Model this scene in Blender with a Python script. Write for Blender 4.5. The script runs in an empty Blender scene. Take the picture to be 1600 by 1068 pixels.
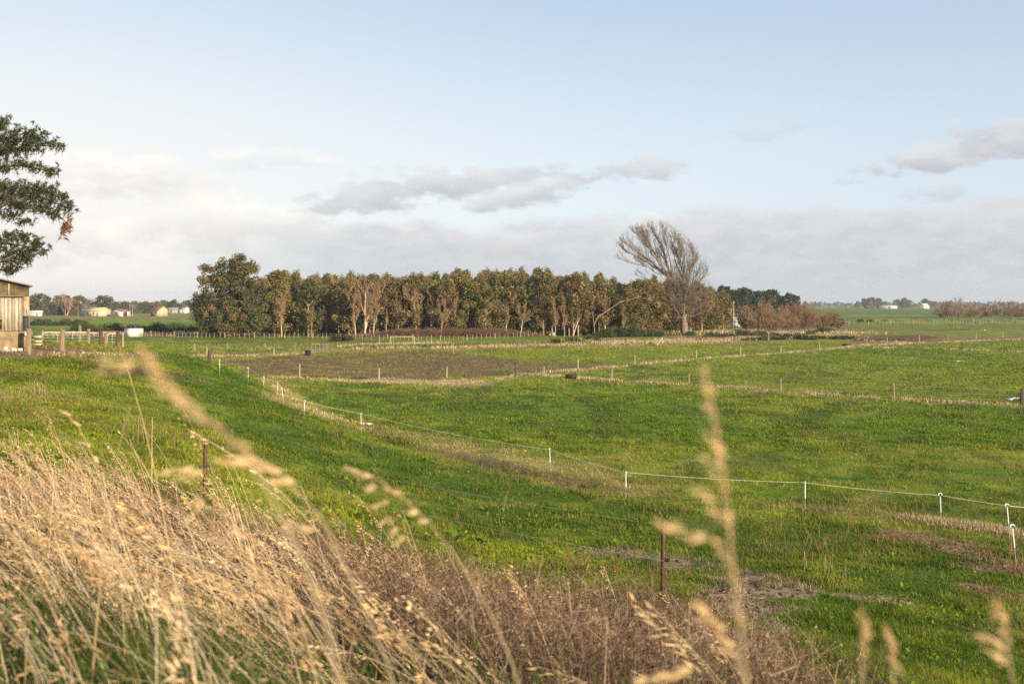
import bpy, math, random
import numpy as np
R = math.radians
S = bpy.context.scene
COL = S.collection
rng = np.random.default_rng(7)
random.seed(7)

# ------------------------------------------------------------------ camera
HC, F, HZ = 6.5, 1778.0, 474.0          # eye height above the flat paddock, focal length in photo pixels, horizon row
cam_d = bpy.data.cameras.new('camera'); cam = bpy.data.objects.new('camera', cam_d); COL.objects.link(cam)
cam.location = (0, 0, HC); cam.rotation_euler = (R(90), 0, 0)
cam_d.sensor_width = 36; cam_d.lens = 36 * F / 1600; cam_d.shift_y = -(534 - HZ) / 1600
cam_d.clip_start = 0.05; cam_d.clip_end = 30000
cam_d.dof.use_dof = True; cam_d.dof.focus_distance = 42; cam_d.dof.aperture_fstop = 3.2
S.camera = cam

# ------------------------------------------------------------------ sun, sky
SUN_AZ, SUN_EL = 136, 17                 # clockwise from the view direction (+Y); degrees
sun_d = bpy.data.lights.new('sun', 'SUN'); sun = bpy.data.objects.new('sun', sun_d); COL.objects.link(sun)
sun_d.energy = 5.0; sun_d.angle = R(0.5); sun_d.color = (1.0, 0.80, 0.54)
sv = np.array([math.sin(R(SUN_AZ)) * math.cos(R(SUN_EL)), math.cos(R(SUN_AZ)) * math.cos(R(SUN_EL)), math.sin(R(SUN_EL))])
from mathutils import Vector
sun.rotation_euler = Vector(-sv).to_track_quat('-Z', 'Y').to_euler()
S.view_settings.view_transform = 'Standard'; S.view_settings.look = 'None'
S.view_settings.exposure = 0.8; S.view_settings.gamma = 1.0
S.cycles.use_denoising = False; S.cycles.max_bounces = 6; S.cycles.transparent_max_bounces = 8; S.cycles.volume_bounces = 0

W = bpy.data.worlds.new('World'); S.world = W; W.use_nodes = True
nt = W.node_tree; nt.nodes.clear()
def nd(t, **k):
    n = nt.nodes.new(t)
    for a, b in k.items(): setattr(n, a, b)
    return n
def put(sock, v):
    if isinstance(v, (int, float)): sock.default_value = v
    elif isinstance(v, (tuple, list)): sock.default_value = tuple(v) if len(v) == len(sock.default_value) else tuple(v) + (1,)
    else: nt.links.new(v, sock)
def M(op, a, b=None, c=None):
    n = nd('ShaderNodeMath', operation=op)
    for i, v in enumerate((a, b, c)):
        if v is not None: put(n.inputs[i], v)
    return n.outputs[0]
def smooth(v, lo, hi):
    n = nd('ShaderNodeMapRange', interpolation_type='SMOOTHSTEP'); put(n.inputs[0], v)
    n.inputs[1].default_value = lo; n.inputs[2].default_value = hi; return n.outputs[0]
def mixc(f, a, b):
    n = nd('ShaderNodeMix', data_type='RGBA'); put(n.inputs[0], f); put(n.inputs[6], a); put(n.inputs[7], b); return n.outputs[2]
SKY = 0.1
def rad(r, g, b): return (r / SKY, g / SKY, b / SKY)
tc = nd('ShaderNodeTexCoord'); sx = nd('ShaderNodeSeparateXYZ'); nt.links.new(tc.outputs['Generated'], sx.inputs[0])
az = M('ARCTAN2', sx.outputs[0], sx.outputs[1]); el = M('ARCSINE', sx.outputs[2])
def noise(sa, se, seed, detail=6, rough=0.55):
    c = nd('ShaderNodeCombineXYZ'); put(c.inputs[0], M('MULTIPLY', az, sa)); put(c.inputs[1], M('MULTIPLY', el, se)); c.inputs[2].default_value = seed
    n = nd('ShaderNodeTexNoise'); nt.links.new(c.outputs[0], n.inputs[0]); n.inputs['Scale'].default_value = 1
    n.inputs['Detail'].default_value = detail; n.inputs['Roughness'].default_value = rough
    return n.outputs[0]
sky = nd('ShaderNodeTexSky', sky_type='NISHITA'); sky.sun_disc = False
sky.sun_elevation = R(SUN_EL); sky.sun_rotation = R(SUN_AZ); sky.dust_density = 1.0
n_big, n_mid, n_fine = noise(9, 16, 1.3), noise(17, 44, 4.1), noise(48, 105, 8.2, 6)
n_big0 = M('SUBTRACT', n_big, 0.5); n_mid0 = M('SUBTRACT', n_mid, 0.5); n_fine0 = M('SUBTRACT', n_fine, 0.5)
def A(px): return math.atan((px - 800) / F)
def E(py): return math.atan((HZ - py) / F)
# thin high veil: paler towards the horizon
veil = smooth(el, 0.42, -0.02)
vcol = mixc(M('MULTIPLY', smooth(el, 0.07, 0.32), M('MULTIPLY_ADD', smooth(az, -0.45, 0.1), 0.55, 0.45)), rad(0.64, 0.71, 0.76), rad(0.43, 0.545, 0.68))
vcol = mixc(M('MULTIPLY', smooth(az, -0.05, 0.5), 0.35), vcol, rad(0.36, 0.47, 0.61))
c = mixc(M('MULTIPLY_ADD', veil, 0.25, 0.66), sky.outputs[0], vcol)
# whitish light towards the left horizon
leftness = M('MULTIPLY', smooth(az, 0.12, -0.5), smooth(el, 0.30, 0.03))
c = mixc(M('MULTIPLY', leftness, 0.85), c, rad(0.80, 0.745, 0.68))
def cloud(c, px, py, wx, wy, tilt, col_lo, col_hi, op, amp=1.0, soft=0.55):
    du = M('MULTIPLY', M('SUBTRACT', az, A(px)), F); dv = M('MULTIPLY', M('SUBTRACT', el, E(py)), F)
    t = R(tilt); ct, st = math.cos(t), math.sin(t)
    u = M('ADD', M('MULTIPLY', du, ct), M('MULTIPLY', dv, st)); v = M('SUBTRACT', M('MULTIPLY', dv, ct), M('MULTIPLY', du, st))
    d = M('SUBTRACT', 1.0, M('ADD', M('POWER', M('ABSOLUTE', M('DIVIDE', u, wx)), 2.0), M('POWER', M('ABSOLUTE', M('DIVIDE', v, wy)), 2.0)))
    nn = M('ADD', M('MULTIPLY', n_mid0, 3.4 * amp), M('MULTIPLY', n_fine0, 2.4 * amp))
    m = smooth(M('ADD', d, nn), 0.0, soft * 1.6)
    m = M('MULTIPLY', m, smooth(d, -1.2, 0.2))
    shade = smooth(M('ADD', M('DIVIDE', v, wy), M('MULTIPLY', n_mid0, 3.0)), -0.7, 0.9)
    return mixc(M('MULTIPLY', m, op), c, mixc(shade, col_lo, col_hi))
G1, G2 = rad(0.41, 0.42, 0.445), rad(0.60, 0.595, 0.60)
WH1, WH2 = rad(0.57, 0.55, 0.54), rad(0.84, 0.79, 0.72)
c = cloud(c, 200, 285, 150, 55, 0, WH1, WH2, 0.75, 1.0, 0.9)
c = cloud(c, 410, 255, 120, 22, 2, WH1, WH2, 0.5, 1.0, 0.9)
c = cloud(c, 350, 360, 190, 55, -4, WH1, WH2, 0.7, 1.0, 0.8)
c = cloud(c, 90, 370, 170, 60, 0, WH1, WH2, 0.6, 1.0, 0.9)
c = cloud(c, 618, 302, 150, 40, 8, G1, G2, 0.8)
c = cloud(c, 752, 280, 150, 20, 8, G1, G2, 0.7)
c = cloud(c, 835, 304, 160, 24, 12, G1, G2, 0.75)
c = cloud(c, 985, 268, 110, 26, 4, G1, G2, 0.65)
c = cloud(c, 1435, 266, 112, 27, 8, G1, G2, 0.9)
c = cloud(c, 1590, 236, 105, 34, -4, G1, G2, 0.9)
c = cloud(c, 1458, 312, 65, 22, 6, G1, G2, 0.45)
c = cloud(c, 1200, 206, 75, 20, 8, G1, G2, 0.22)
# the low bank along the horizon, lumpy along its top
top = M('ADD', M('MULTIPLY', n_mid0, 0.045), M('MULTIPLY', n_big0, 0.035))
step = M('MULTIPLY', smooth(az, A(1000), A(1090)), 0.012)
edge = M('SUBTRACT', M('ADD', M('ADD', top, step), 0.073), el)
bankm = M('MULTIPLY', smooth(edge, -0.004, 0.012), smooth(az, -0.33, -0.10))
bcol = mixc(smooth(M('ADD', M('MULTIPLY', edge, 20), M('MULTIPLY', n_mid0, 1.5)), -0.2, 0.9), rad(0.57, 0.56, 0.565), rad(0.435, 0.465, 0.495))
bcol = mixc(M('MULTIPLY', smooth(M('ADD', n_mid, n_fine), 0.80, 1.25), 0.28), bcol, rad(0.70, 0.67, 0.64))
bcol = mixc(smooth(el, 0.035, 0.0), bcol, rad(0.48, 0.515, 0.54))
c = mixc(M('MULTIPLY', bankm, 0.92), c, bcol)
c = cloud(c, 1008, 343, 34, 13, 0, rad(0.58, 0.57, 0.56), rad(0.74, 0.70, 0.66), 0.8)
bg = nd('ShaderNodeBackground'); put(bg.inputs[0], c); bg.inputs[1].default_value = SKY * 0.77
wo = nd('ShaderNodeOutputWorld'); nt.links.new(bg.outputs[0], wo.inputs[0])

# ------------------------------------------------------------------ numpy helpers
def vnoise(x, y, seed=0):
    xi = np.floor(x).astype(np.int64); yi = np.floor(y).astype(np.int64)
    fx, fy = x - xi, y - yi; fx = fx * fx * (3 - 2 * fx); fy = fy * fy * (3 - 2 * fy)
    def h(a, b):
        n = (a * 374761393 + b * 668265263 + seed * 974711) & 0x7fffffff
        n = ((n ^ (n >> 13)) * 1274126177) & 0x7fffffff
        n = n ^ (n >> 16)
        return (n & 0xffff) / 65535.0
    return (h(xi, yi) * (1 - fx) + h(xi + 1, yi) * fx) * (1 - fy) + (h(xi, yi + 1) * (1 - fx) + h(xi + 1, yi + 1) * fx) * fy
def fbm(x, y, seed=0, o=4):
    s, a, t = 0, 1, 0
    for i in range(o):
        s = s + a * vnoise(x * 2 ** i + 17.3 * i, y * 2 ** i - 9.1 * i, seed + i); t += a; a *= 0.55
    return s / t
def sstep(v, lo, hi):
    t = np.clip((v - lo) / (hi - lo), 0, 1); return t * t * (3 - 2 * t)
def seg_dist(X, Y, pts):
    d = np.full(X.shape, 1e9)
    for (ax, ay), (bx, by) in zip(pts[:-1], pts[1:]):
        vx, vy = bx - ax, by - ay
        t = np.clip(((X - ax) * vx + (Y - ay) * vy) / (vx * vx + vy * vy + 1e-9), 0, 1)
        d = np.minimum(d, np.hypot(X - ax - t * vx, Y - ay - t * vy))
    return d
def inside(X, Y, poly):
    c = np.zeros(X.shape, bool); n = len(poly)
    for i in range(n):
        (x1, y1), (x2, y2) = poly[i], poly[(i + 1) % n]
        if y1 == y2: continue
        c ^= ((y1 > Y) != (y2 > Y)) & (X < (x2 - x1) * (Y - y1) / (y2 - y1) + x1)
    return c
def sdf(X, Y, poly):
    d = seg_dist(X, Y, list(poly) + [poly[0]]); return np.where(inside(X, Y, poly), -d, d)

# ------------------------------------------------------------------ terrain height
def pin(px, py, D): return ((px - 800) * D / F, D, HC - (py - HZ) * D / F)
ctl = [pin(*p) for p in (
    (200, 700, 26), (200, 600, 45), (200, 548, 72), (100, 552, 64), (100, 640, 34), (0, 550, 58), (0, 600, 40), (0, 548, 66),
    (250, 547, 75), (310, 556, 72), (330, 563, 70), (350, 574, 72), (375, 584, 74), (400, 593, 76), (430, 606, 78), (320, 620, 48), (320, 700, 29),
    (400, 700, 33), (400, 650, 45), (400, 612, 66), (500, 760, 29), (500, 700, 42), (500, 665, 55),
    (600, 760, 37), (600, 810, 30), (600, 860, 24), (760, 850, 28.5), (760, 790, 35), (900, 850, 29), (900, 800, 35),
    (1200, 1000, 16.5), (1200, 900, 24), (1200, 850, 29), (1400, 1000, 18), (1400, 900, 25), (1400, 830, 31.5), (1590, 1060, 17), (1590, 950, 22),
    (1035, 960, 15.4), (318, 785, 21.5), (700, 900, 22), (850, 900, 23), (1000, 900, 22), (1035, 860, 28))]
ctl += [(0, 0, 5), (-1, 3, 4.95), (-3, 3, 5), (-3, 6, 4.75), (-5, 6, 4.9), (-5, 10, 4.3), (-6.3, 14, 3.8), (-9, 20, 3.45), (-12, 14, 3.9),
        (0, 6, 4.2), (0, 10, 3.2), (2, 6, 3.9), (2, 10, 2.9), (4, 10, 2.5), (6, 12, 1.9), (5, 16, 1.6), (3, 3, 4.5), (6, 4, 3.9), (6, 8, 2.7), (10, 10, 1.4),
        (-20, 30, 3.4), (-26, 62, 3.9), (-34, 62, 3.9), (-28, 80, 3.5), (-45, 60, 3.8), (-60, 80, 3.6), (-60, 40, 3.7), (-40, 20, 4.2), (-20, 8, 4.8), (-32, 88, 3.2), (-40, 88, 3.4)]
ctl += [((p - 800) * D / F, D, 0) for p, D in ((290, 112), (320, 106), (345, 100), (370, 96), (400, 93), (430, 90), (460, 88), (500, 88), (540, 90), (580, 92), (620, 98), (700, 100), (345, 112), (400, 110), (460, 110), (540, 110), (460, 100), (540, 100))]
for x in (-60, -30, -10, 0, 10, 30, 60): ctl += [(x, -3, 5.0), (x, -12, 5.0), (x, -20, 5.0), (x, 125, 0), (x, 140, 0), (x, 112, 0)]
for x in (20, 40, 60): ctl += [(x, 6, 2.2), (x, 14, 0.9), (x, 24, 0.2), (x, 32, 0)]
for y in (38, 45, 60, 80, 100):
    for x in (10, 20, 40, 60): ctl.append((x, y, 0))
for p in ((563, 657), (620, 690), (480, 635), (440, 612), (700, 715), (860, 740), (978, 765), (700, 640), (620, 620), (800, 680), (900, 620), (1258, 800), (560, 600)):
    D = HC * F / (p[1] - HZ); ctl.append(((p[0] - 800) * D / F, D, 0))
ctl = np.array(ctl)
GX = np.arange(-60, 60.01, 0.5); GY = np.arange(-20, 140.01, 0.5)
def rbf():
    P = ctl[:, :2]; n = len(P)
    K = np.linalg.norm(P[:, None] - P[None], axis=2) + np.eye(n) * -0.15
    Am = np.zeros((n + 1, n + 1)); Am[:n, :n] = K; Am[:n, n] = 1; Am[n, :n] = 1
    w = np.linalg.solve(Am, np.append(ctl[:, 2], 0))
    gx, gy = np.meshgrid(GX, GY); Z = np.full(gx.shape, w[n])
    for i in range(n): Z += w[i] * np.hypot(gx - P[i, 0], gy - P[i, 1])
    k = np.exp(-0.5 * (np.arange(-4, 5) / 1.9) ** 2); k /= k.sum()
    for ax in (0, 1):
        pad = [(0, 0), (0, 0)]; pad[ax] = (4, 4); Zp = np.pad(Z, pad, mode='edge')
        Z = sum(k[j] * (Zp[j:j + Z.shape[0]] if ax == 0 else Zp[:, j:j + Z.shape[1]]) for j in range(9))
    return np.maximum(Z, 0)
HG = rbf()
def ground_z(X, Y):
    X = np.asarray(X, float); Y = np.asarray(Y, float)
    fx = np.clip((X + 60) / 0.5, 0, len(GX) - 1.001); fy = np.clip((Y + 20) / 0.5, 0, len(GY) - 1.001)
    i = fx.astype(int); j = fy.astype(int); u = fx - i; v = fy - j
    z = (HG[j, i] * (1 - u) + HG[j, i + 1] * u) * (1 - v) + (HG[j + 1, i] * (1 - u) + HG[j + 1, i + 1] * u) * v
    near = np.exp(-np.hypot(X, Y) / 60)
    z = z + (fbm(X / 3.1, Y / 3.1, 3, 3) - 0.5) * 0.30 * (0.25 + near) + (fbm(X / 0.8, Y / 0.8, 9, 2) - 0.5) * 0.12 * near
    d = seg_dist(X, Y, DITCH); z = z - 0.42 * np.exp(-(d / 0.6) ** 2)
    return z
DITCH = [(0, 500), (1, 501)]
def flat(px, py):
    D = HC * F / (py - HZ); return ((px - 800) * D / F, D)
_Ds = np.concatenate([np.arange(1, 140, 0.1), np.arange(140, 4000, 1.0)])
def at(px, py):                           # the point of the ground seen at a photo pixel
    X = (px - 800) * _Ds / F; Z = HC - (py - HZ) * _Ds / F
    k = np.argmax(Z < ground_z(X, _Ds)); return (float(X[k]), float(_Ds[k]), float(ground_z(X[k], _Ds[k])))
def spot(px, D): X = (px - 800) * D / F; return (X, D, float(ground_z(X, D)))
def hpx(n, D): return n * D / F           # n photo pixels at distance D in metres
DITCH = [at(*p)[:2] for p in ((585, 686), (640, 697), (700, 711), (760, 724), (830, 740), (900, 757))]

# ------------------------------------------------------------------ mesh builder
class MB:
    def __init__(s): s.v, s.f, s.c, s.n = [], [], [], 0
    def add(s, v, f, col):
        v = np.asarray(v, np.float32).reshape(-1, 3); f = np.asarray(f, np.int64)
        col = np.asarray(col, np.float32)
        if col.ndim == 1: col = np.tile(col[:3], (len(v), 1))
        s.v.append(v); s.f.append(f + s.n); s.c.append(col[:, :3]); s.n += len(v); return s
    def quads(s, cen, u, w, col):         # centred quads; col (N,3) or (3,)
        cen, u, w = map(np.asarray, (cen, u, w)); n = len(cen)
        v = np.stack([cen - u - w, cen + u - w, cen + u + w, cen - u + w], 1).reshape(-1, 3)
        col = np.asarray(col); col = np.repeat(col, 4, 0) if col.ndim == 2 else col
        return s.add(v, np.arange(4 * n).reshape(n, 4), col)
    def segs(s, a, b, ra, rb, sides, col):
        a, b = np.asarray(a, float).reshape(-1, 3), np.asarray(b, float).reshape(-1, 3); n = len(a)
        ra = np.broadcast_to(np.asarray(ra, float), (n,)); rb = np.broadcast_to(np.asarray(rb, float), (n,))
        d = b - a; d = d / (np.linalg.norm(d, axis=1, keepdims=True) + 1e-9)
        h = np.where(np.abs(d[:, 2:3]) > 0.9, [[1., 0, 0]], [[0, 0, 1.]])
        u = np.cross(d, h); u /= np.linalg.norm(u, axis=1, keepdims=True); w = np.cross(d, u)
        t = np.arange(sides) * 2 * np.pi / sides
        ring = u[:, None] * np.cos(t)[None, :, None] + w[:, None] * np.sin(t)[None, :, None]
        v = np.concatenate([a[:, None] + ring * ra[:, None, None], b[:, None] + ring * rb[:, None, None]], 1).reshape(-1, 3)
        k = np.arange(sides); q = np.stack([k, (k + 1) % sides, (k + 1) % sides + sides, k + sides], 1)
        f = (q[None] + (np.arange(n) * 2 * sides)[:, None, None]).reshape(-1, 4)
        col = np.asarray(col); col = np.repeat(col, 2 * sides, 0) if col.ndim == 2 else col
        s.add(v, f, col)
        for m, off in ((a, 0), (b, sides)) if n < 60 else ():
            for i in range(n): s.f.append(np.array([list(s.n - n * 2 * sides + i * 2 * sides + off + k)]))
        return s
    def path(s, pts, radii, sides, col):
        pts = np.asarray(pts, float); return s.segs(pts[:-1], pts[1:], radii[:-1], radii[1:], sides, col)
    def box(s, cx, cy, cz, lx, ly, lz, col, rot=0):      # centre and full sizes
        g = np.array([[x, y, z] for z in (-.5, .5) for x, y in ((-.5, -.5), (.5, -.5), (.5, .5), (-.5, .5))]) * (lx, ly, lz)
        cr, sr = math.cos(rot), math.sin(rot); g = np.stack([g[:, 0] * cr - g[:, 1] * sr, g[:, 0] * sr + g[:, 1] * cr, g[:, 2]], 1) + (cx, cy, cz)
        return s.add(g, [[3, 2, 1, 0], [4, 5, 6, 7], [0, 1, 5, 4], [1, 2, 6, 5], [2, 3, 7, 6], [3, 0, 4, 7]], col)
    def ribbons(s, P, side, w, col):      # P (N,K,3); side (N,3) or (N,K,3); w (N,K)
        N, K = P.shape[:2]
        if side.ndim == 2: side = side[:, None]
        L = P - side * w[..., None]; Rr = P + side * w[..., None]
        v = np.stack([L, Rr], 2).reshape(-1, 3)
        k = np.arange(K - 1) * 2; q = np.stack([k, k + 1, k + 3, k + 2], 1)
        f = (q[None] + (np.arange(N) * 2 * K)[:, None, None]).reshape(-1, 4)
        col = np.asarray(col); col = np.repeat(col, 2 * K, 0) if col.ndim == 2 else col
        return s.add(v, f, col)
    def mesh(s, name, mat):
        me = bpy.data.meshes.new(name)
        v = np.concatenate(s.v); c = np.concatenate(s.c); lt, li = [], []
        for f in s.f: lt.append(np.full(len(f), f.shape[1])); li.append(f.ravel())
        lt = np.concatenate(lt); li = np.concatenate(li)
        me.vertices.add(len(v)); me.vertices.foreach_set('co', v.astype(np.float32).ravel())
        me.loops.add(len(li)); me.loops.foreach_set('vertex_index', li.astype(np.int32))
        me.polygons.add(len(lt)); me.polygons.foreach_set('loop_start', (np.cumsum(lt) - lt).astype(np.int32)); me.polygons.foreach_set('loop_total', lt.astype(np.int32))
        me.update(calc_edges=True)
        at_ = me.color_attributes.new('Col', 'FLOAT_COLOR', 'POINT')
        at_.data.foreach_set('color', np.concatenate([c, np.ones((len(c), 1), np.float32)], 1).astype(np.float32).ravel())
        me.materials.append(mat); return me
    def obj(s, name, mat, parent=None, loc=(0, 0, 0)):
        return link(name, s.mesh(name, mat), parent, loc)
def link(name, me, parent=None, loc=(0, 0, 0), rot=0, sc=1):
    o = bpy.data.objects.new(name, me); COL.objects.link(o); o.location = loc; o.rotation_euler[2] = rot
    o.scale = (sc,) * 3 if isinstance(sc, (int, float)) else sc
    if parent: o.parent = parent
    return o
def tag(o, label, cat, group=None, kind=None):
    if label: o['label'] = label
    if cat: o['category'] = cat
    if group: o['group'] = group
    if kind: o['kind'] = kind
    return o
def thing(name, label, cat, loc=(0, 0, 0), rot=0, group=None, sc=1):
    o = link(name, None, None, loc, rot, sc); o.empty_display_size = 0.2; return tag(o, label, cat, group)
def copy_tree(o, loc, rot=0, sc=1, label=None, group=None):
    r = o.copy(); COL.objects.link(r); r.location = loc; r.rotation_euler[2] = rot; r.scale = (sc,) * 3 if isinstance(sc, (int, float)) else sc
    if label: r['label'] = label
    if group: r['group'] = group
    for ch in list(o.children):
        k = ch.copy(); COL.objects.link(k); k.parent = r
        for g in list(ch.children): q = g.copy(); COL.objects.link(q); q.parent = k
    return r

# ------------------------------------------------------------------ materials
def material(name, rough=0.85, spec=0.2, var=0.25, scale=3.0, trans=0.0, bump=0.0, metal=0.0, stretch=(1, 1, 1)):
    m = bpy.data.materials.new(name); m.use_nodes = True; t = m.node_tree; t.nodes.clear()
    a = t.nodes.new('ShaderNodeAttribute'); a.attribute_name = 'Col'
    tcn = t.nodes.new('ShaderNodeTexCoord'); mp = t.nodes.new('ShaderNodeMapping'); mp.inputs['Scale'].default_value = stretch
    t.links.new(tcn.outputs['Object'], mp.inputs[0])
    n = t.nodes.new('ShaderNodeTexNoise'); n.inputs['Scale'].default_value = scale; n.inputs['Detail'].default_value = 5; t.links.new(mp.outputs[0], n.inputs[0])
    r = t.nodes.new('ShaderNodeMapRange'); r.inputs[1].default_value = 0.25; r.inputs[2].default_value = 0.75; r.inputs[3].default_value = 1 - var; r.inputs[4].default_value = 1 + var
    t.links.new(n.outputs[0], r.inputs[0])
    mu = t.nodes.new('ShaderNodeMix'); mu.data_type = 'RGBA'; mu.blend_type = 'MULTIPLY'; mu.inputs[0].default_value = 1
    t.links.new(a.outputs[0], mu.inputs[6]); t.links.new(r.outputs[0], mu.inputs[7])
    p = t.nodes.new('ShaderNodeBsdfPrincipled'); p.inputs['Roughness'].default_value = rough; p.inputs['Specular IOR Level'].default_value = spec; p.inputs['Metallic'].default_value = metal
    t.links.new(mu.outputs[2], p.inputs['Base Color']); out = t.nodes.new('ShaderNodeOutputMaterial'); sh = p.outputs[0]
    if bump:
        b = t.nodes.new('ShaderNodeBump'); b.inputs['Strength'].default_value = bump; b.inputs['Distance'].default_value = 0.05; t.links.new(n.outputs[0], b.inputs['Height']); t.links.new(b.outputs[0], p.inputs['Normal'])
    if trans:
        tr = t.nodes.new('ShaderNodeBsdfTranslucent'); t.links.new(mu.outputs[2], tr.inputs[0])
        mx = t.nodes.new('ShaderNodeMixShader'); mx.inputs[0].default_value = trans; t.links.new(sh, mx.inputs[1]); t.links.new(tr.outputs[0], mx.inputs[2]); sh = mx.outputs[0]
    t.links.new(sh, out.inputs[0]); return m
LEAF = material('leaf', 0.7, 0.25, 0.2, 1.5, 0.25)
BARK = material('bark', 0.9, 0.1, 0.35, 6, 0, 0.4, 0, (1, 1, 0.25))
TWIG = material('twig', 0.9, 0.1, 0.2, 4)
GRASS = material('grass_blade', 0.8, 0.06, 0.12, 2.0, 0.35)
DRY = material('dry_stalk', 0.75, 0.2, 0.2, 6.0, 0.25)
WOOD = material('weathered_wood', 0.9, 0.1, 0.4, 5, 0, 0.5, 0, (6, 6, 0.6))
CONC = material('stained_concrete', 0.95, 0.1, 0.6, 2.4, 0, 0.3)
PAINT = material('paint', 0.6, 0.3, 0.12, 1.2)
METAL = material('galvanised_metal', 0.45, 0.5, 0.15, 3, 0, 0, 0.6)
RUST = material('rusty_steel', 0.85, 0.2, 0.45, 14, 0, 0.3)
PLASTIC = material('plastic', 0.4, 0.4, 0.05, 2)

# ------------------------------------------------------------------ ground colours (albedo by place, with the bank slope's shade painted in)
LUSH, YEL, BUFF, SOIL, DUST, STRAW = map(np.array, ((0.086, 0.146, 0.010), (0.192, 0.212, 0.022), (0.30, 0.225, 0.105), (0.155, 0.096, 0.054), (0.34, 0.25, 0.17), (0.36, 0.25, 0.15)))
OLIVE = np.array((0.14, 0.13, 0.045)); DKG = np.array((0.035, 0.075, 0.012))
def fpoly(*pts): return [flat(*p) for p in pts]
def gpoly(*pts): return [at(*p)[:2] for p in pts]
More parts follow.
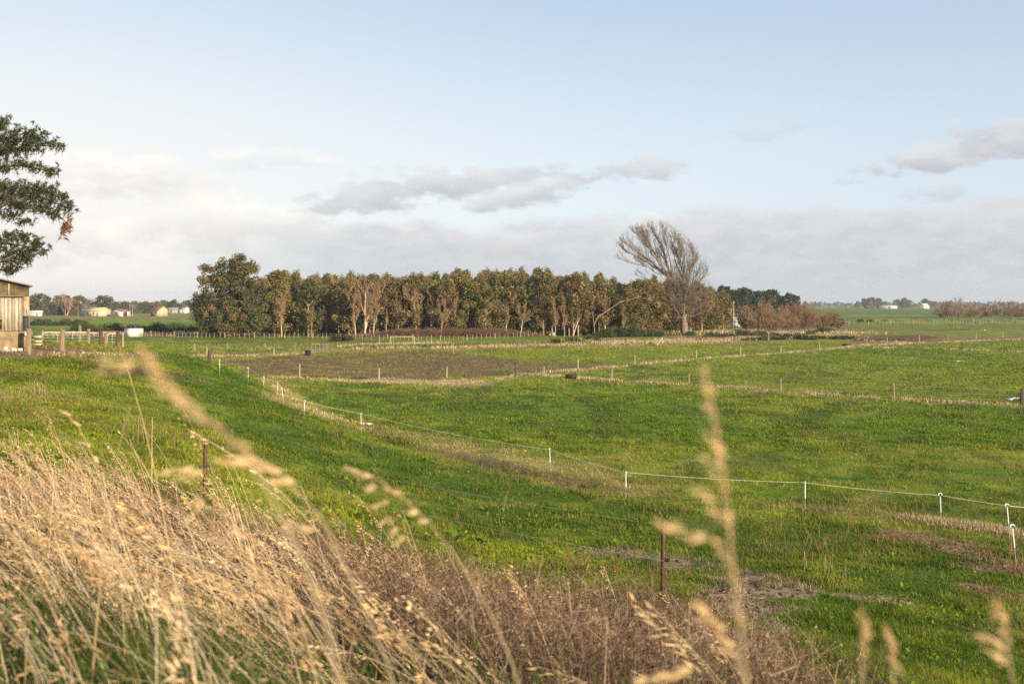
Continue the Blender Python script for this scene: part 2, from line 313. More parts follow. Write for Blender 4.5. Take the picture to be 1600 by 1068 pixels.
# (kind, polygon or line, softness/width in m, colour, strength, bareness)
ZONES = [
    ('p', fpoly((830, 568), (990, 560), (1330, 534), (1600, 526), (1700, 515), (1200, 518), (900, 540), (700, 552)), 5, np.array((0.185, 0.205, 0.018)), 0.7, 0),
    ('p', fpoly((1330, 536), (1600, 531), (1800, 545), (1600, 632), (1200, 602), (920, 578), (1100, 556)), 5, np.array((0.105, 0.16, 0.011)), 0.5, 0),
    ('p', fpoly((340, 563), (470, 557), (560, 550), (700, 549), (760, 556), (830, 565), (905, 567), (985, 568), (900, 579), (805, 585), (700, 592), (600, 592), (470, 590), (395, 583)), 1.6, SOIL, 0.95, 0.45),
    ('l', fpoly((590, 594), (640, 598), (715, 598)), 2.2, STRAW * 1.25, 0.9, 0.6),
    ('l', fpoly((440, 588), (520, 594), (600, 599), (700, 602), (806, 589)), 1.0, BUFF, 0.75, 0),
    ('p', fpoly((1330, 541), (1420, 541), (1520, 533), (1640, 530), (1640, 522), (1500, 524), (1440, 520), (1330, 521)), 3, SOIL * 1.3, 0.75, 0.5),
    ('p', fpoly((1335, 531), (1440, 533.5), (1470, 528), (1440, 523), (1340, 524)), 2, SOIL * 0.6, 0.95, 0.5),
    ('p', fpoly((1120, 538), (1180, 535), (1200, 537), (1160, 540)), 3, SOIL, 0.8, 0.4),
    ('p', fpoly((300, 534), (620, 530), (560, 537), (300, 536)), 3, SOIL * 1.2, 0.8, 0.3),
    ('l', fpoly((560, 546), (690, 545), (800, 542), (930, 540), (1060, 536), (1140, 536)), 4, BUFF * np.array((1.0, 0.92, 0.9)), 0.75, 0),
    ('p', fpoly((700, 524), (900, 524), (1030, 528), (1330, 516), (1330, 509), (900, 514)), 4, OLIVE * 1.2, 0.5, 0),
    ('p', fpoly((690, 534), (820, 531), (900, 528), (900, 524), (700, 529)), 4, LUSH * 1.3, 0.8, 0),
    ('p', fpoly((1070, 523), (1120, 519), (1125, 517), (1070, 518)), 3, LUSH * 1.2, 0.8, 0),
    ('p', fpoly((1050, 535), (1130, 534), (1130, 531), (1050, 532)), 3, BUFF, 0.7, 0),
    ('p', fpoly((1130, 528), (1330, 527), (1330, 518), (1130, 520)), 5, BUFF * 0.9, 0.75, 0),
    ('l', fpoly((850, 583), (905, 578), (992, 570), (1088, 561), (1220, 552), (1300, 545), (1337, 541), (1440, 536), (1520, 533), (1620, 529)), 0.9, BUFF, 0.85, 0),
    ('l', fpoly((806, 585), (900, 590), (955, 595), (1076, 601), (1220, 612), (1397, 624), (1600, 635)), 0.8, BUFF, 0.8, 0),
    ('p', fpoly((40, 505), (300, 504), (300, 500), (40, 499)), 10, LUSH * 1.6, 0.9, 0),
    ('p', fpoly((40, 498), (300, 497), (300, 490), (40, 490)), 10, np.array((0.22, 0.17, 0.07)), 0.8, 0),
    ('p', fpoly((120, 527), (300, 527), (300, 508), (120, 510)), 5, OLIVE * 0.8, 0.7, 0),
    ('p', fpoly((230, 548), (460, 545), (460, 537), (230, 537)), 3, LUSH * 1.4, 0.7, 0),
    ('p', fpoly((220, 555), (330, 560), (460, 556), (500, 548), (300, 553)), 2, BUFF * 0.8, 0.6, 0),
    ('p', fpoly((1260, 499), (1650, 497), (1900, 482), (1260, 482)), 8, np.array((0.07, 0.135, 0.02)), 0.85, 0),
    ('p', fpoly((1290, 495.5), (1460, 494), (1460, 492), (1290, 492)), 10, BUFF * 0.8, 0.7, 0),
    ('p', fpoly((1260, 520), (1650, 512), (1650, 505), (1270, 508)), 4, OLIVE * 1.05, 0.6, 0),
    ('p', gpoly((262, 556), (315, 562), (352, 578), (392, 594), (425, 616), (560, 695), (760, 738), (960, 778), (1200, 812), (1600, 850), (1600, 1068), (1250, 1068), (900, 850), (600, 800), (380, 700), (300, 620)), 1.2, np.array((0.042, 0.088, 0.006)), 0.85, 0),  # lusher deep green, with the shade of the bank slope painted into it
    # toe of the mound along the rope
    ('l', gpoly((405, 590), (440, 613), (470, 634), (520, 656), (580, 672), (660, 688), (740, 703), (830, 724), (930, 750), (1000, 764)), 1.3, np.array((0.30, 0.245, 0.09)), 0.85, 0.15),
    ('l', gpoly((1200, 790), (1320, 798), (1420, 806), (1500, 820), (1590, 834)), 0.7, np.array((0.24, 0.19, 0.08)), 0.5, 0.1),
    ('l', gpoly((560, 676), (620, 690), (700, 709), (760, 722), (830, 738), (900, 755), (960, 765)), 0.35, SOIL * 0.8, 0.75, 0.5),
    ('l', gpoly((1415, 838), (1470, 852), (1530, 868), (1600, 895)), 0.75, SOIL * 1.2, 0.95, 1.2),
    ('l', gpoly((1560, 925), (1620, 945)), 0.6, SOIL * 1.2, 0.9, 1.1),
    ('p', gpoly((1120, 905), (1190, 900), (1265, 912), (1270, 930), (1200, 945), (1150, 960), (1100, 940)), 0.5, DUST * 0.85, 0.95, 1.3),
    ('p', gpoly((1140, 950), (1230, 945), (1215, 1000), (1260, 1068), (1130, 1068)), 0.5, DUST * 0.7, 0.95, 1.2),
    ('l', gpoly((920, 860), (1010, 868), (1100, 890), (1180, 905)), 0.45, DUST * 0.7, 0.9, 1.2),
    ('l', gpoly((1330, 935), (1400, 940)), 0.35, DUST * 0.9, 0.9, 1.2),
    ('p', gpoly((0, 560), (60, 556), (150, 552), (165, 546), (100, 541), (0, 543)), 1.2, np.array((0.22, 0.14, 0.10)), 0.95, 1.3),
    ('p', gpoly((130, 562), (190, 552), (240, 556), (200, 570)), 1.5, STRAW * 0.8, 0.75, 0.5),
    ('l', gpoly((150, 584), (190, 581), (235, 577)), 0.9, SOIL * 0.6, 0.98, 1.3),
    ('l', gpoly((240, 577), (270, 582), (330, 600)), 0.6, BUFF * 0.7, 0.5, 0.2),
]
def ground_eval(X, Y):
    X = np.asarray(X, float); Y = np.asarray(Y, float)
    n1 = fbm(X / 7, Y / 7, 21); n2 = fbm(X / 1.3, Y / 1.3, 31, 3); n3 = fbm(X / 30, Y / 30, 41, 3)
    far = sstep(np.hypot(X, Y), 35, 130)
    t = sstep(n1 * 0.55 + n2 * 0.45 + (n3 - 0.5) * 0.6 + far * 0.10, 0.32, 0.68)
    col = LUSH * (1 - t[..., None]) + YEL * t[..., None]
    dk = sstep(n2 * 0.5 + n1 * 0.5, 0.36, 0.26); col = col * (1 - 0.45 * dk[..., None])
    dr = sstep(fbm(X / 2.2, Y / 2.2, 77, 3) + (n3 - 0.5) * 0.3, 0.62, 0.76) * 0.35; col = col * (1 - dr[..., None]) + BUFF * 0.85 * dr[..., None]
    col = col * (0.75 + 0.5 * fbm(X / 0.45, Y / 0.45, 51, 2))[..., None]
    tk = sstep(fbm(X / 2.6, Y / 4.5, 123, 4), 0.54, 0.68) * (0.42 + 0.3 * far); col = col * (1 - tk[..., None]) + np.array((0.05, 0.068, 0.014)) * tk[..., None]
    tk2 = sstep(fbm(X / 1.0, Y / 2.4, 125, 3), 0.58, 0.70) * 0.5; col = col * (1 - tk2[..., None]) + np.array((0.03, 0.055, 0.008)) * tk2[..., None]
    bare = np.zeros(X.shape)
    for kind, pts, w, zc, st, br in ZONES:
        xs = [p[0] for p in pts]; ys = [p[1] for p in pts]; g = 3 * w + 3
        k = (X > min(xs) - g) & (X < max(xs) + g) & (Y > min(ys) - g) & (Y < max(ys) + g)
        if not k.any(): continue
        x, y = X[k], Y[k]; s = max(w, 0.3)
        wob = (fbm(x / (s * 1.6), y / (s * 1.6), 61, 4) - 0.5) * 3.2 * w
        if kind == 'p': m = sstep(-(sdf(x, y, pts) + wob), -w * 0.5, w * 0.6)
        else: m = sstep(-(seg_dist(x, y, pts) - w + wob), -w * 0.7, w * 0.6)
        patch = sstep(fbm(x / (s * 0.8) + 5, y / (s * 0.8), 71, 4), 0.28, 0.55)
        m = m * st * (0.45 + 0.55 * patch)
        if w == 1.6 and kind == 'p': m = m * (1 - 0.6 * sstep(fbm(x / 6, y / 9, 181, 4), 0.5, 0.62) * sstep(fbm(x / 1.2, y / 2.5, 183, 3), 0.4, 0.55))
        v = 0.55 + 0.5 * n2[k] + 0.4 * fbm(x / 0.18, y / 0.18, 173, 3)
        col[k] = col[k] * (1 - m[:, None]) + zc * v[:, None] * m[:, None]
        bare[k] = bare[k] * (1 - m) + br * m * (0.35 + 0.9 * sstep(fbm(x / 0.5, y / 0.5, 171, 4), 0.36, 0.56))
    return col, bare

def build_ground():
    th = np.concatenate([np.linspace(-180, -36, 30)[:-1], np.linspace(-36, 36, 620), np.linspace(36, 180, 30)[1:-1]]); th = np.radians(th)
    r = np.concatenate([[0.4], np.geomspace(1.0, 400, 470), np.geomspace(420, 12000, 60)])
    T, Q = np.meshgrid(th, r); X = Q * np.sin(T); Y = Q * np.cos(T); Z = ground_z(X, Y)
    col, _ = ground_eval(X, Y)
    nr, na = X.shape; i = np.arange(nr - 1)[:, None] * na; j = np.arange(na)[None]; j2 = (j + 1) % na
    f = np.stack([i + j, i + j2, i + na + j2, i + na + j], 2).reshape(-1, 4)[:, ::-1]
    mb = MB(); mb.add(np.stack([X, Y, Z], 2), f, col.reshape(-1, 3))
    mb.add([[0, 0, float(ground_z(0, 0))]], np.zeros((0, 3)), LUSH)
    m = material('ground', 0.95, 0.1, 0.42, 7.0, 0, 0.9)
    o = mb.obj('ground', m); tag(o, None, None, None, 'structure')
    o.data.polygons.foreach_set('use_smooth', np.ones(len(o.data.polygons), bool))
build_ground()

# ------------------------------------------------------------------ trees
def unit(v): return v / (np.linalg.norm(v) + 1e-9)
def grow(segs, p, d, L, r, depth, prm, rs):
    n = prm.get('n', 5); q = np.array(p, float); d = unit(np.array(d, float)); r0 = r
    for i in range(n):
        d = unit(d + rs.normal(0, prm['wig'], 3) + np.array(prm.get('trop', (0, 0, 0.05))) * (1 if depth else 0.3))
        q2 = q + d * L / n; r1 = r0 * (1 - (i + 1) / n * (1 - prm['taper']))
        segs.append((q, q2, r, r1, depth)); q, r = q2, r1
        if depth < prm['max'] and (i >= prm.get('bare', 1) or depth > 0):
            for _ in range(rs.poisson(prm['kids'][min(depth, len(prm['kids']) - 1)])):
                ang = rs.uniform(*prm['ang']); ax = unit(np.cross(d, rs.normal(size=3)))
                d2 = unit(d * math.cos(ang) + ax * math.sin(ang))
                grow(segs, q, d2, L * rs.uniform(*prm['lr']), max(r * rs.uniform(0.5, 0.75), prm['rmin']), depth + 1, prm, rs)
def branch_mesh(mb, segs, col, coltip, rmin=0.01):
    a = np.array([s[0] for s in segs]); b = np.array([s[1] for s in segs]); ra = np.array([s[2] for s in segs]); rb = np.array([s[3] for s in segs]); dp = np.array([s[4] for s in segs])
    for lo, hi, sd in ((0.06, 99, 8), (0.02, 0.06, 5), (0, 0.02, 3)):
        k = (ra >= lo) & (ra < hi)
        if k.any():
            t = np.clip(1 - ra[k] / 0.08, 0, 1)[:, None]
            mb.segs(a[k], b[k], np.maximum(ra[k], rmin), np.maximum(rb[k], rmin), sd, np.array(col) * (1 - t) + np.array(coltip) * t)
def leaves(mb, cen, size, cols, rs, flat_=0.0, aspect=0.6):
    n = len(cen); d = rs.normal(size=(n, 3)); d[:, 2] *= 1 - flat_; d /= np.linalg.norm(d, axis=1, keepdims=True)
    e = np.cross(d, rs.normal(size=(n, 3))); e /= np.linalg.norm(e, axis=1, keepdims=True)
    s = (size * rs.uniform(0.5, 1.2, n))[:, None] * 0.5
    mb.quads(cen, d * s, e * s * aspect, cols)
def crown(rs, n_clump, n_leaf, shape, size, pal, cr=0.9, stretch=(1, 1, 1)):
    """shape(rs) -> a clump centre; pal: list of colours"""
    mb = MB(); pal = np.array(pal)
    for _ in range(n_clump):
        c0 = np.array(shape(rs)); k = max(8, int(n_leaf * rs.uniform(0.5, 1.5))); rr = cr * rs.uniform(0.6, 1.3)
        dv = rs.normal(size=(k, 3)); dv /= np.linalg.norm(dv, axis=1, keepdims=True)
        pts = c0 + dv * (rs.uniform(0.15, 1, (k, 1)) ** 0.5) * rr * np.array(stretch)
        col = pal[rs.integers(len(pal))] * rs.uniform(0.7, 1.3) * np.ones((k, 1)) * rs.uniform(0.75, 1.25, (k, 1))
        leaves(mb, pts, size, col, rs)
    return mb
def crown_tree(seed, H, w, base, pal, n_clump=70, n_leaf=40, size=0.35, cr=0.8, trunk_col=(0.16, 0.12, 0.09), r=0.18, prof=None, stretch=(1, 1, 1), lean=0.0, limbs=9):
    rs = np.random.default_rng(seed)
    prof = prof or (lambda t: math.sin(math.pi * min(1, 0.12 + t * 0.9)) ** 0.7)
    mt = MB(); pts = []; q = np.zeros(3); la = rs.uniform(0, 6.28)
    for i in range(9):
        t = i / 8; pts.append(np.array([math.cos(la) * lean * H * t * t, math.sin(la) * lean * H * t * t, H * 0.93 * t]) + np.append(rs.normal(0, 0.012 * H * t, 2), 0))
    pts = np.array(pts); pts[0, 2] = -0.3; mt.path(pts, r * np.linspace(1.15, 0.15, 9), 7, np.array(trunk_col))
    def spine(t): return np.array([np.interp(t, np.linspace(0, 1, 9), pts[:, k]) for k in range(3)])
    tips = []
    for _ in range(limbs):
        t0 = rs.uniform(base * 0.6, 0.75); a = rs.uniform(0, 6.28); p0 = spine(t0); t1 = min(0.98, t0 + rs.uniform(0.1, 0.3))
        p1 = spine(t1) + np.array([math.cos(a), math.sin(a), 0]) * w * prof((t1 - base) / (1 - base) if t1 > base else 0.1) * 0.75
        m1 = (p0 + p1) / 2 + np.array([0, 0, -0.25]); mt.path(np.array([p0, m1, p1]), r * np.array([0.42, 0.3, 0.1]), 5, np.array(trunk_col)); tips.append(p1)
    lob = [(rs.uniform(0, 6.28), rs.uniform(0, 1), rs.uniform(0.5, 1.2)) for _ in range(7)]
    def shape(rs):
        t = rs.uniform(0, 1) ** 0.85; a = rs.uniform(0, 6.28)
        b = 1 + 0.35 * sum(A_ * math.cos(a - a0) * math.exp(-((t - t0) / 0.2) ** 2) for a0, t0, A_ in lob)
        rad_ = w * prof(t) * b * rs.uniform(0.25, 1) ** 0.5
        return spine(base + (1 - base) * t) + np.array([math.cos(a) * rad_, math.sin(a) * rad_, rs.normal(0, 0.2)])
    return mt, crown(rs, n_clump, n_leaf, shape, size, pal, cr, stretch)
def bare_tree(seed, H, spread, r, col, tip, levels=3, kids=(1.2, 1.3, 1.5), stems=1, rmin=0.02, ang=(0.35, 0.8), lr=(0.4, 0.65), trop=(0, 0, 0.12), n=6, wig=0.12):
    rs = np.random.default_rng(seed); segs = []
    for s in range(stems):
        a = rs.uniform(0, 6.28); d = (math.cos(a) * spread, math.sin(a) * spread, 1) if stems > 1 else (rs.normal(0, 0.05), rs.normal(0, 0.05), 1)
        grow(segs, (math.cos(a) * 0.25 * (stems > 1), math.sin(a) * 0.25 * (stems > 1), -0.2), d, H * rs.uniform(0.75, 1.0) * 0.72, r, 0, dict(n=n, wig=wig, trop=trop, taper=0.25, max=levels, kids=kids, ang=ang, lr=lr, rmin=rmin, bare=1), rs)
    return segs
def proto(name, cat, parts):               # parts: [(name, MB, material)] -> (name, cat, [(name, mesh)])
    return (name, cat, [(n, mb.mesh(n, m)) for n, mb, m in parts])
def place(pr, label, loc, rot=0, sc=1, group=None):
    o = thing(pr[0], label, pr[1], loc, rot, group, sc)
    for n, me in pr[2]: link(n, me, o)
    return o
def split_bare(name, cat, segs, col, tip, rmin=0.012, cut=0.05):
    a, b = MB(), MB(); big = [s for s in segs if s[2] >= cut]; small = [s for s in segs if s[2] < cut]
    branch_mesh(a, big, col, tip, rmin)
    branch_mesh(b, small or big[-1:], col, tip, rmin)
    return proto(name, cat, [('trunk', a, BARK), ('crown', b, TWIG)])

OL = [(0.185, 0.17, 0.048), (0.155, 0.15, 0.045), (0.235, 0.18, 0.062), (0.115, 0.12, 0.037), (0.26, 0.185, 0.08)]
BR = [(0.28, 0.18, 0.095), (0.23, 0.155, 0.08), (0.18, 0.135, 0.06), (0.30, 0.195, 0.11)]
DG = [(0.07, 0.085, 0.03), (0.055, 0.07, 0.026), (0.09, 0.10, 0.033)]
PALE = (0.42, 0.30, 0.21)
slim = lambda t: (0.55 + 0.45 * math.sin(math.pi * min(1, 0.1 + t * 0.85))) * (1 if t < 0.85 else max(0.25, (1 - t) / 0.15))
wood = []
for i in range(6):
    mt, cb = crown_tree(100 + i, 12.6, 2.7, (0.06, 0.18, 0.10, 0.24, 0.05, 0.14)[i], (OL, OL + BR, OL, BR + OL, OL + DG, OL + BR)[i], 120, 70, 0.27, 0.8, (0.34, 0.25, 0.17), 0.15, slim, (0.8, 0.8, 1.3), 0.03)
    wood.append(proto('wood_tree', 'tree', [('trunk', mt, BARK), ('crown', cb, LEAF)]))
thin = []; thin_h = []
for i in range(4):
    seg = bare_tree(200 + i, 11.5, 0.25, 0.16, PALE, BR[0], 3, (1.7, 1.4, 1.1), (1, 2, 1, 2)[i], 0.022, (0.3, 0.8), (0.3, 0.5), (0, 0, 0.12), 7, 0.09)
    a = MB(); branch_mesh(a, [s for s in seg if s[2] >= 0.045], np.array((0.46, 0.36, 0.27)), np.array((0.42, 0.33, 0.25)), 0.05)
    b = MB(); branch_mesh(b, [s for s in seg if s[2] < 0.045], (0.30, 0.21, 0.13), (0.26, 0.18, 0.11), 0.022)
    rs = np.random.default_rng(i); tips = np.array([s[1] for s in seg if s[4] >= 2]); tips = tips[rs.permutation(len(tips))[:400]]
    leaves(b, tips + rs.normal(0, 0.2, tips.shape), 0.24, np.array(BR)[rs.integers(0, 4, len(tips))] * rs.uniform(0.8, 1.3, (len(tips), 1)), rs)
    thin_h.append(max(s_[1][2] for s_ in seg)); thin.append(proto('bare_wood_tree', 'tree', [('trunk', a, BARK), ('crown', b, TWIG)]))
ORD = ['first', 'second', 'third', 'fourth', 'fifth', 'sixth', 'seventh', 'eighth', 'ninth', 'tenth', 'eleventh', 'twelfth', 'thirteenth', 'fourteenth', 'fifteenth', 'sixteenth', 'seventeenth', 'eighteenth', 'nineteenth', 'twentieth',
       '21st', '22nd', '23rd', '24th', '25th', '26th', '27th', '28th', '29th', '30th', '31st', '32nd', '33rd', '34th', '35th', '36th', '37th', '38th', '39th', '40th', '41st', '42nd', '43rd', '44th', '45th', '46th', '47th', '48th']
def wood_top(px): return float(np.interp(px, [410, 450, 490, 560, 640, 700, 770, 850, 900, 960, 1020, 1100, 1150], [432, 420, 432, 426, 430, 424, 423, 424, 430, 432, 436, 444, 458]))
rs = np.random.default_rng(5)
# thin pale-trunked trees along the edge of the wood: px, base row, top row, proto, label
for px, pb, pt, k, lab in (
    (465, 522, 440, 1, 'bare pinkish tree with many upswept stems beside the large leafy tree'),
    (487, 520, 470, 2, 'short bare brown tree second along the edge of the wood'),
    (555, 520, 432, 0, 'tall bare tree with curved pale trunk near the left end of the wood'),
    (569, 521, 425, 3, 'white-trunked bare tree with two leaning stems at the wood edge'),
    (583, 520, 440, 2, 'bare twiggy brown tree just right of the white-trunked one'),
    (622, 527, 432, 0, 'pale slender tree standing in front of the wood on the picket fence line'),
    (650, 519, 446, 1, 'narrow brown bare tree right of the pale slender one'),
    (670, 520, 450, 3, 'pale bare tree with two stems above the bramble patch'),
    (710, 516, 452, 2, 'brown bare tree with broken top above the dry bramble'),
    (763, 516, 445, 0, 'straight bare tree standing over the middle of the bramble'),
    (790, 516, 468, 2, 'small bare tree with forked pale stem in the wood edge'),
    (850, 521, 462, 1, 'leaning pale bare tree left of the white box'),
    (868, 520, 470, 2, 'short pale bare tree just behind the white box'),
    (882, 521, 462, 0, 'slim pale bare tree right of the white box'),
    (894, 523, 458, 3, 'bright pale twin-stemmed tree at the end of the picket fence'),
    (603, 521, 446, 2, 'thin bare tree midway between the two pale-trunked ones'), (690, 517, 455, 0, 'slim bare tree above the left half of the bramble'), (735, 516, 452, 3, 'leaning pair of bare stems over the bramble'), (815, 518, 458, 0, 'upright bare tree over the right end of the bramble'), (835, 520, 468, 2, 'short bare brown tree left of the leaning pale one'),
    (945, 517, 452, 1, 'many-stemmed bare tree rising behind the gorse patch'), (975, 516, 458, 0, 'bare brown tree behind the middle of the gorse patch'), (440, 522, 452, 2, 'low bare brown tree close by the large leafy tree'), (510, 520, 448, 0, 'bare slender tree left of the curved pale trunk'), (530, 521, 456, 2, 'bare brown tree behind the heap of cut brush'),
    (903, 523, 476, 2, 'short bright pale tree beside the twin-stemmed one')):
    p = spot(px, 227 + rs.uniform(-4, 4)); z_ = (hpx(HZ - pt, p[1]) + 6.5) / thin_h[k]; place(thin[k], lab, p, rs.uniform(0, 6.28), (z_ * rs.uniform(0.5, 1.0), z_ * rs.uniform(0.5, 1.0), z_), 'bare pale-trunked trees along the wood edge')
front = np.linspace(428, 1118, 48)
desc = ['olive slender', 'brown-olive', 'olive bushy', 'rusty brown', 'dark olive', 'open brown-green']
for i, px in enumerate(front):
    D = 233 + rs.uniform(-5, 5) + max(0, px - 1000) * 0.25; k = int(rs.integers(6)); p = spot(px + rs.uniform(-9, 9), D)
    top = wood_top(px) + rs.uniform(-6, 40) * rs.uniform(0.3, 1)
    place(wood[k], f'{desc[k]} tree in the wood front row, {ORD[i]} from the left', p, rs.uniform(0, 6.28), (rs.uniform(0.95, 1.6),) * 2 + (hpx(HZ - top, D) / 12.6 + 6.5 / 12.6,), 'trees in the front row of the wood')
for row in range(4):
    for px in np.linspace(430 + row * 6, 1128, 34):
        D = 243 + row * 9 + rs.uniform(-3, 3) + max(0, px - 1000) * 0.3; k = int(rs.integers(6))
        top = wood_top(px) + rs.uniform(-7, 10) + (6 - 2 * row)
        place(wood[k], 'olive treetop rising behind the front row of the wood', spot(px + rs.uniform(-5, 5), D), rs.uniform(0, 6.28), hpx(HZ - top, D) / 12.6 + 6.5 / 12.6, 'trees deeper in the wood')
# the big leafy tree at the left end, from three overlapping leaders
def big_leafy():
    rs = np.random.default_rng(31); H = 15.3
    mt = MB()
    for (x, y, tx, ty, h, r) in ((-0.4, 0, -3.6, 0.5, 12.5, 0.32), (0.4, 0.3, 2.6, -0.4, 14.2, 0.36), (0, -0.3, -0.3, -1, 11, 0.25), (0.7, 0, 4.2, 0.6, 10.5, 0.22), (-0.7, 0, -5, -0.5, 7, 0.18)):
        t = np.linspace(0, 1, 7)[:, None]; pts = np.array([[x, y, -0.3]]) * (1 - t) + np.array([[tx, ty, h]]) * t + np.array([[0, 0, 1.4]]) * np.sin(t * np.pi)
        mt.path(pts, r * np.linspace(1, 0.2, 7), 7, np.array((0.2, 0.15, 0.11)))
    lumps = [(-3.9, 0, 11.8, 2.3), (-1.2, 0.5, 13.0, 2.0), (1.8, 0, 13.6, 2.2), (3.3, -0.5, 12.0, 2.3), (4.6, 0.3, 9.6, 2.0), (0.4, -1.2, 10.0, 2.6), (-3.2, -0.8, 8.6, 2.4), (-5.6, 0, 6.8, 1.9), (-3.8, -1, 4.6, 2.4),
             (1.2, -1.5, 6.6, 2.8), (4.4, -0.5, 6.2, 2.3), (3.6, -1, 3.6, 2.6), (-0.8, -1.5, 3.4, 2.6), (-5.4, 0.3, 3.2, 2.0), (5.2, 0, 3.2, 1.8), (0, 2, 8, 3), (-1.0, -0.6, 6.2, 1.6), (0.2, 0, 1.6, 2.0), (3.0, 0, 1.5, 1.8), (-4.2, 0, 1.6, 1.7)]
    def shape(rs):
        x, y, z, r = lumps[rs.integers(len(lumps))]; d = unit(rs.normal(size=3)) * r * rs.uniform(0.3, 1) ** 0.4
        return (x + d[0], y + d[1], max(0.3, z + d[2]))
    pal = [(0.09, 0.105, 0.04), (0.115, 0.115, 0.045), (0.16, 0.13, 0.055), (0.075, 0.085, 0.034), (0.21, 0.15, 0.075)]
    return proto('leafy_tree', 'tree', [('trunk', mt, BARK), ('crown', crown(rs, 560, 85, shape, 0.32, pal, 0.95), LEAF)])
place(big_leafy(), 'large dark green multi-stemmed tree at the left end of the wood', spot(362, 222), 0, 1.0)
mt, cb = crown_tree(300, 9.5, 2.6, 0.05, DG, 80, 40, 0.32, 0.8, (0.16, 0.12, 0.09), 0.15)
place(proto('leafy_tree', 'tree', [('trunk', mt, BARK), ('crown', cb, LEAF)]), 'dark dense low tree wedged between the big leafy tree and the wood', spot(412, 228), 0, 0.75)

# the lone bare tree
def lone():
    rs = np.random.default_rng(12); segs = []
    k = hpx(1, 236)                                    # metres per photo pixel at the tree
    def pt(px, py, y=0.0): return np.array([(px - 1069) * k, y, (521 - py) * k])
    prm = dict(n=7, wig=0.07, trop=(-0.015, 0, 0.10), taper=0.2, max=3, kids=(1.5, 1.15, 0.45), ang=(0.25, 0.7), lr=(0.3, 0.55), rmin=0.015, bare=0)
    def limb(pts, r0, r1, kids=1.5, sub=0.34):
        pts = [np.array(p) for p in pts]; n = len(pts) - 1
        for i in range(n):
            ra = r0 + (r1 - r0) * i / n; rb = r0 + (r1 - r0) * (i + 1) / n; segs.append((pts[i], pts[i + 1], ra * 0.72, rb * 0.72, 0))
            if i < 1: continue
            for _ in range(rs.poisson(kids * 1.95)):
                t = rs.uniform(); q = pts[i] * (1 - t) + pts[i + 1] * t; d = unit(pts[i + 1] - pts[i]); ax = unit(np.cross(d, rs.normal(size=3))); g = rs.uniform(0.3, 0.8)
                grow(segs, q, d * math.cos(g) + ax * math.sin(g) + (0, 0, 0.25), sub * 14 * rs.uniform(0.45, 1.0), max(0.03, ra * 0.33), 1, prm, rs)
        grow(segs, pts[-1], pts[-1] - pts[-2], sub * 5, r1, 1, prm, rs)
    t0 = [pt(1070, 524), pt(1069, 508, 0.1), pt(1068, 488)]
    segs.append((t0[0], t0[1], 0.95, 0.78, 0)); segs.append((t0[1], t0[2], 0.78, 0.66, 0))
    limb([pt(1068, 488), pt(1063, 465, -.3), pt(1053, 442, -.6), pt(1040, 428, -.8), pt(1018, 408, -1), pt(1000, 396, -1.2), pt(985, 385, -1.4), pt(972, 376, -1.5)], 0.46, 0.08, 2.2)
    limb([pt(1053, 442, -.6), pt(1040, 420, .4), pt(1030, 402, .8), pt(1012, 380, 1), pt(1000, 366, 1.2), pt(988, 356, 1.3)], 0.30, 0.07, 2.2)
    limb([pt(1063, 465), pt(1052, 436, 1), pt(1044, 410, 1.4), pt(1036, 385, 1.6), pt(1028, 366, 1.7), pt(1020, 355, 1.8)], 0.36, 0.07, 2.2)
    limb([pt(1068, 488), pt(1070, 460, .6), pt(1069, 432, .9), pt(1066, 410, .8), pt(1058, 392, 1), pt(1052, 378, .9)], 0.40, 0.07, 2.2)
    limb([pt(1069, 470), pt(1074, 445, -.8), pt(1078, 420, -1), pt(1084, 402, -1), pt(1090, 390, -1)], 0.30, 0.06, 2.3)
    limb([pt(1070, 462), pt(1082, 440, .5), pt(1090, 425, .8), pt(1100, 416, .9)], 0.2, 0.05, 2.2)
    limb([pt(1040, 428, -.8), pt(1024, 425, -1.2), pt(1012, 416, -1.5), pt(996, 412, -1.8), pt(980, 408, -2), pt(970, 404, -2)], 0.16, 0.05, 1.6, 0.2)
    limb([pt(1068, 500), pt(1056, 484, -1.2), pt(1050, 474, -1.6), pt(1040, 468, -2)], 0.22, 0.08, 2.0, 0.22)
    limb([pt(1069, 500), pt(1082, 484, -1), pt(1094, 474, -1.6), pt(1104, 470, -2)], 0.22, 0.08, 2.0, 0.22)
    limb([pt(1070, 505), pt(1080, 492, -1.6), pt(1096, 486, -2), pt(1108, 480, -2.4)], 0.14, 0.06, 2.0, 0.2)
    limb([pt(1046, 432, -.5), pt(1030, 412, -2), pt(1016, 395, -2.6), pt(1008, 380, -3), pt(1004, 368, -3)], 0.22, 0.06, 2.6)
    limb([pt(1040, 428, .5), pt(1020, 412, 2), pt(1004, 402, 2.6), pt(990, 394, 3), pt(978, 388, 3)], 0.2, 0.06, 2.4)
    limb([pt(1030, 402, .8), pt(1022, 388, 2), pt(1012, 372, 2.6), pt(1008, 360, 2.8)], 0.16, 0.05, 2.6)
    limb([pt(1050, 430), pt(1046, 408, -1.8), pt(1040, 388, -2.2), pt(1036, 370, -2.4), pt(1034, 358, -2.4)], 0.22, 0.06, 2.6)
    limb([pt(1066, 430, .9), pt(1058, 408, 2), pt(1054, 388, 2.6), pt(1056, 370, 2.8)], 0.2, 0.06, 2.6)
    limb([pt(1070, 435, .9), pt(1072, 412, 1.8), pt(1072, 392, 2.2), pt(1068, 376, 2.4)], 0.2, 0.06, 2.6)
    limb([pt(1078, 420, -1), pt(1082, 404, -2), pt(1080, 390, -2.4), pt(1076, 380, -2.6)], 0.16, 0.05, 2.6)
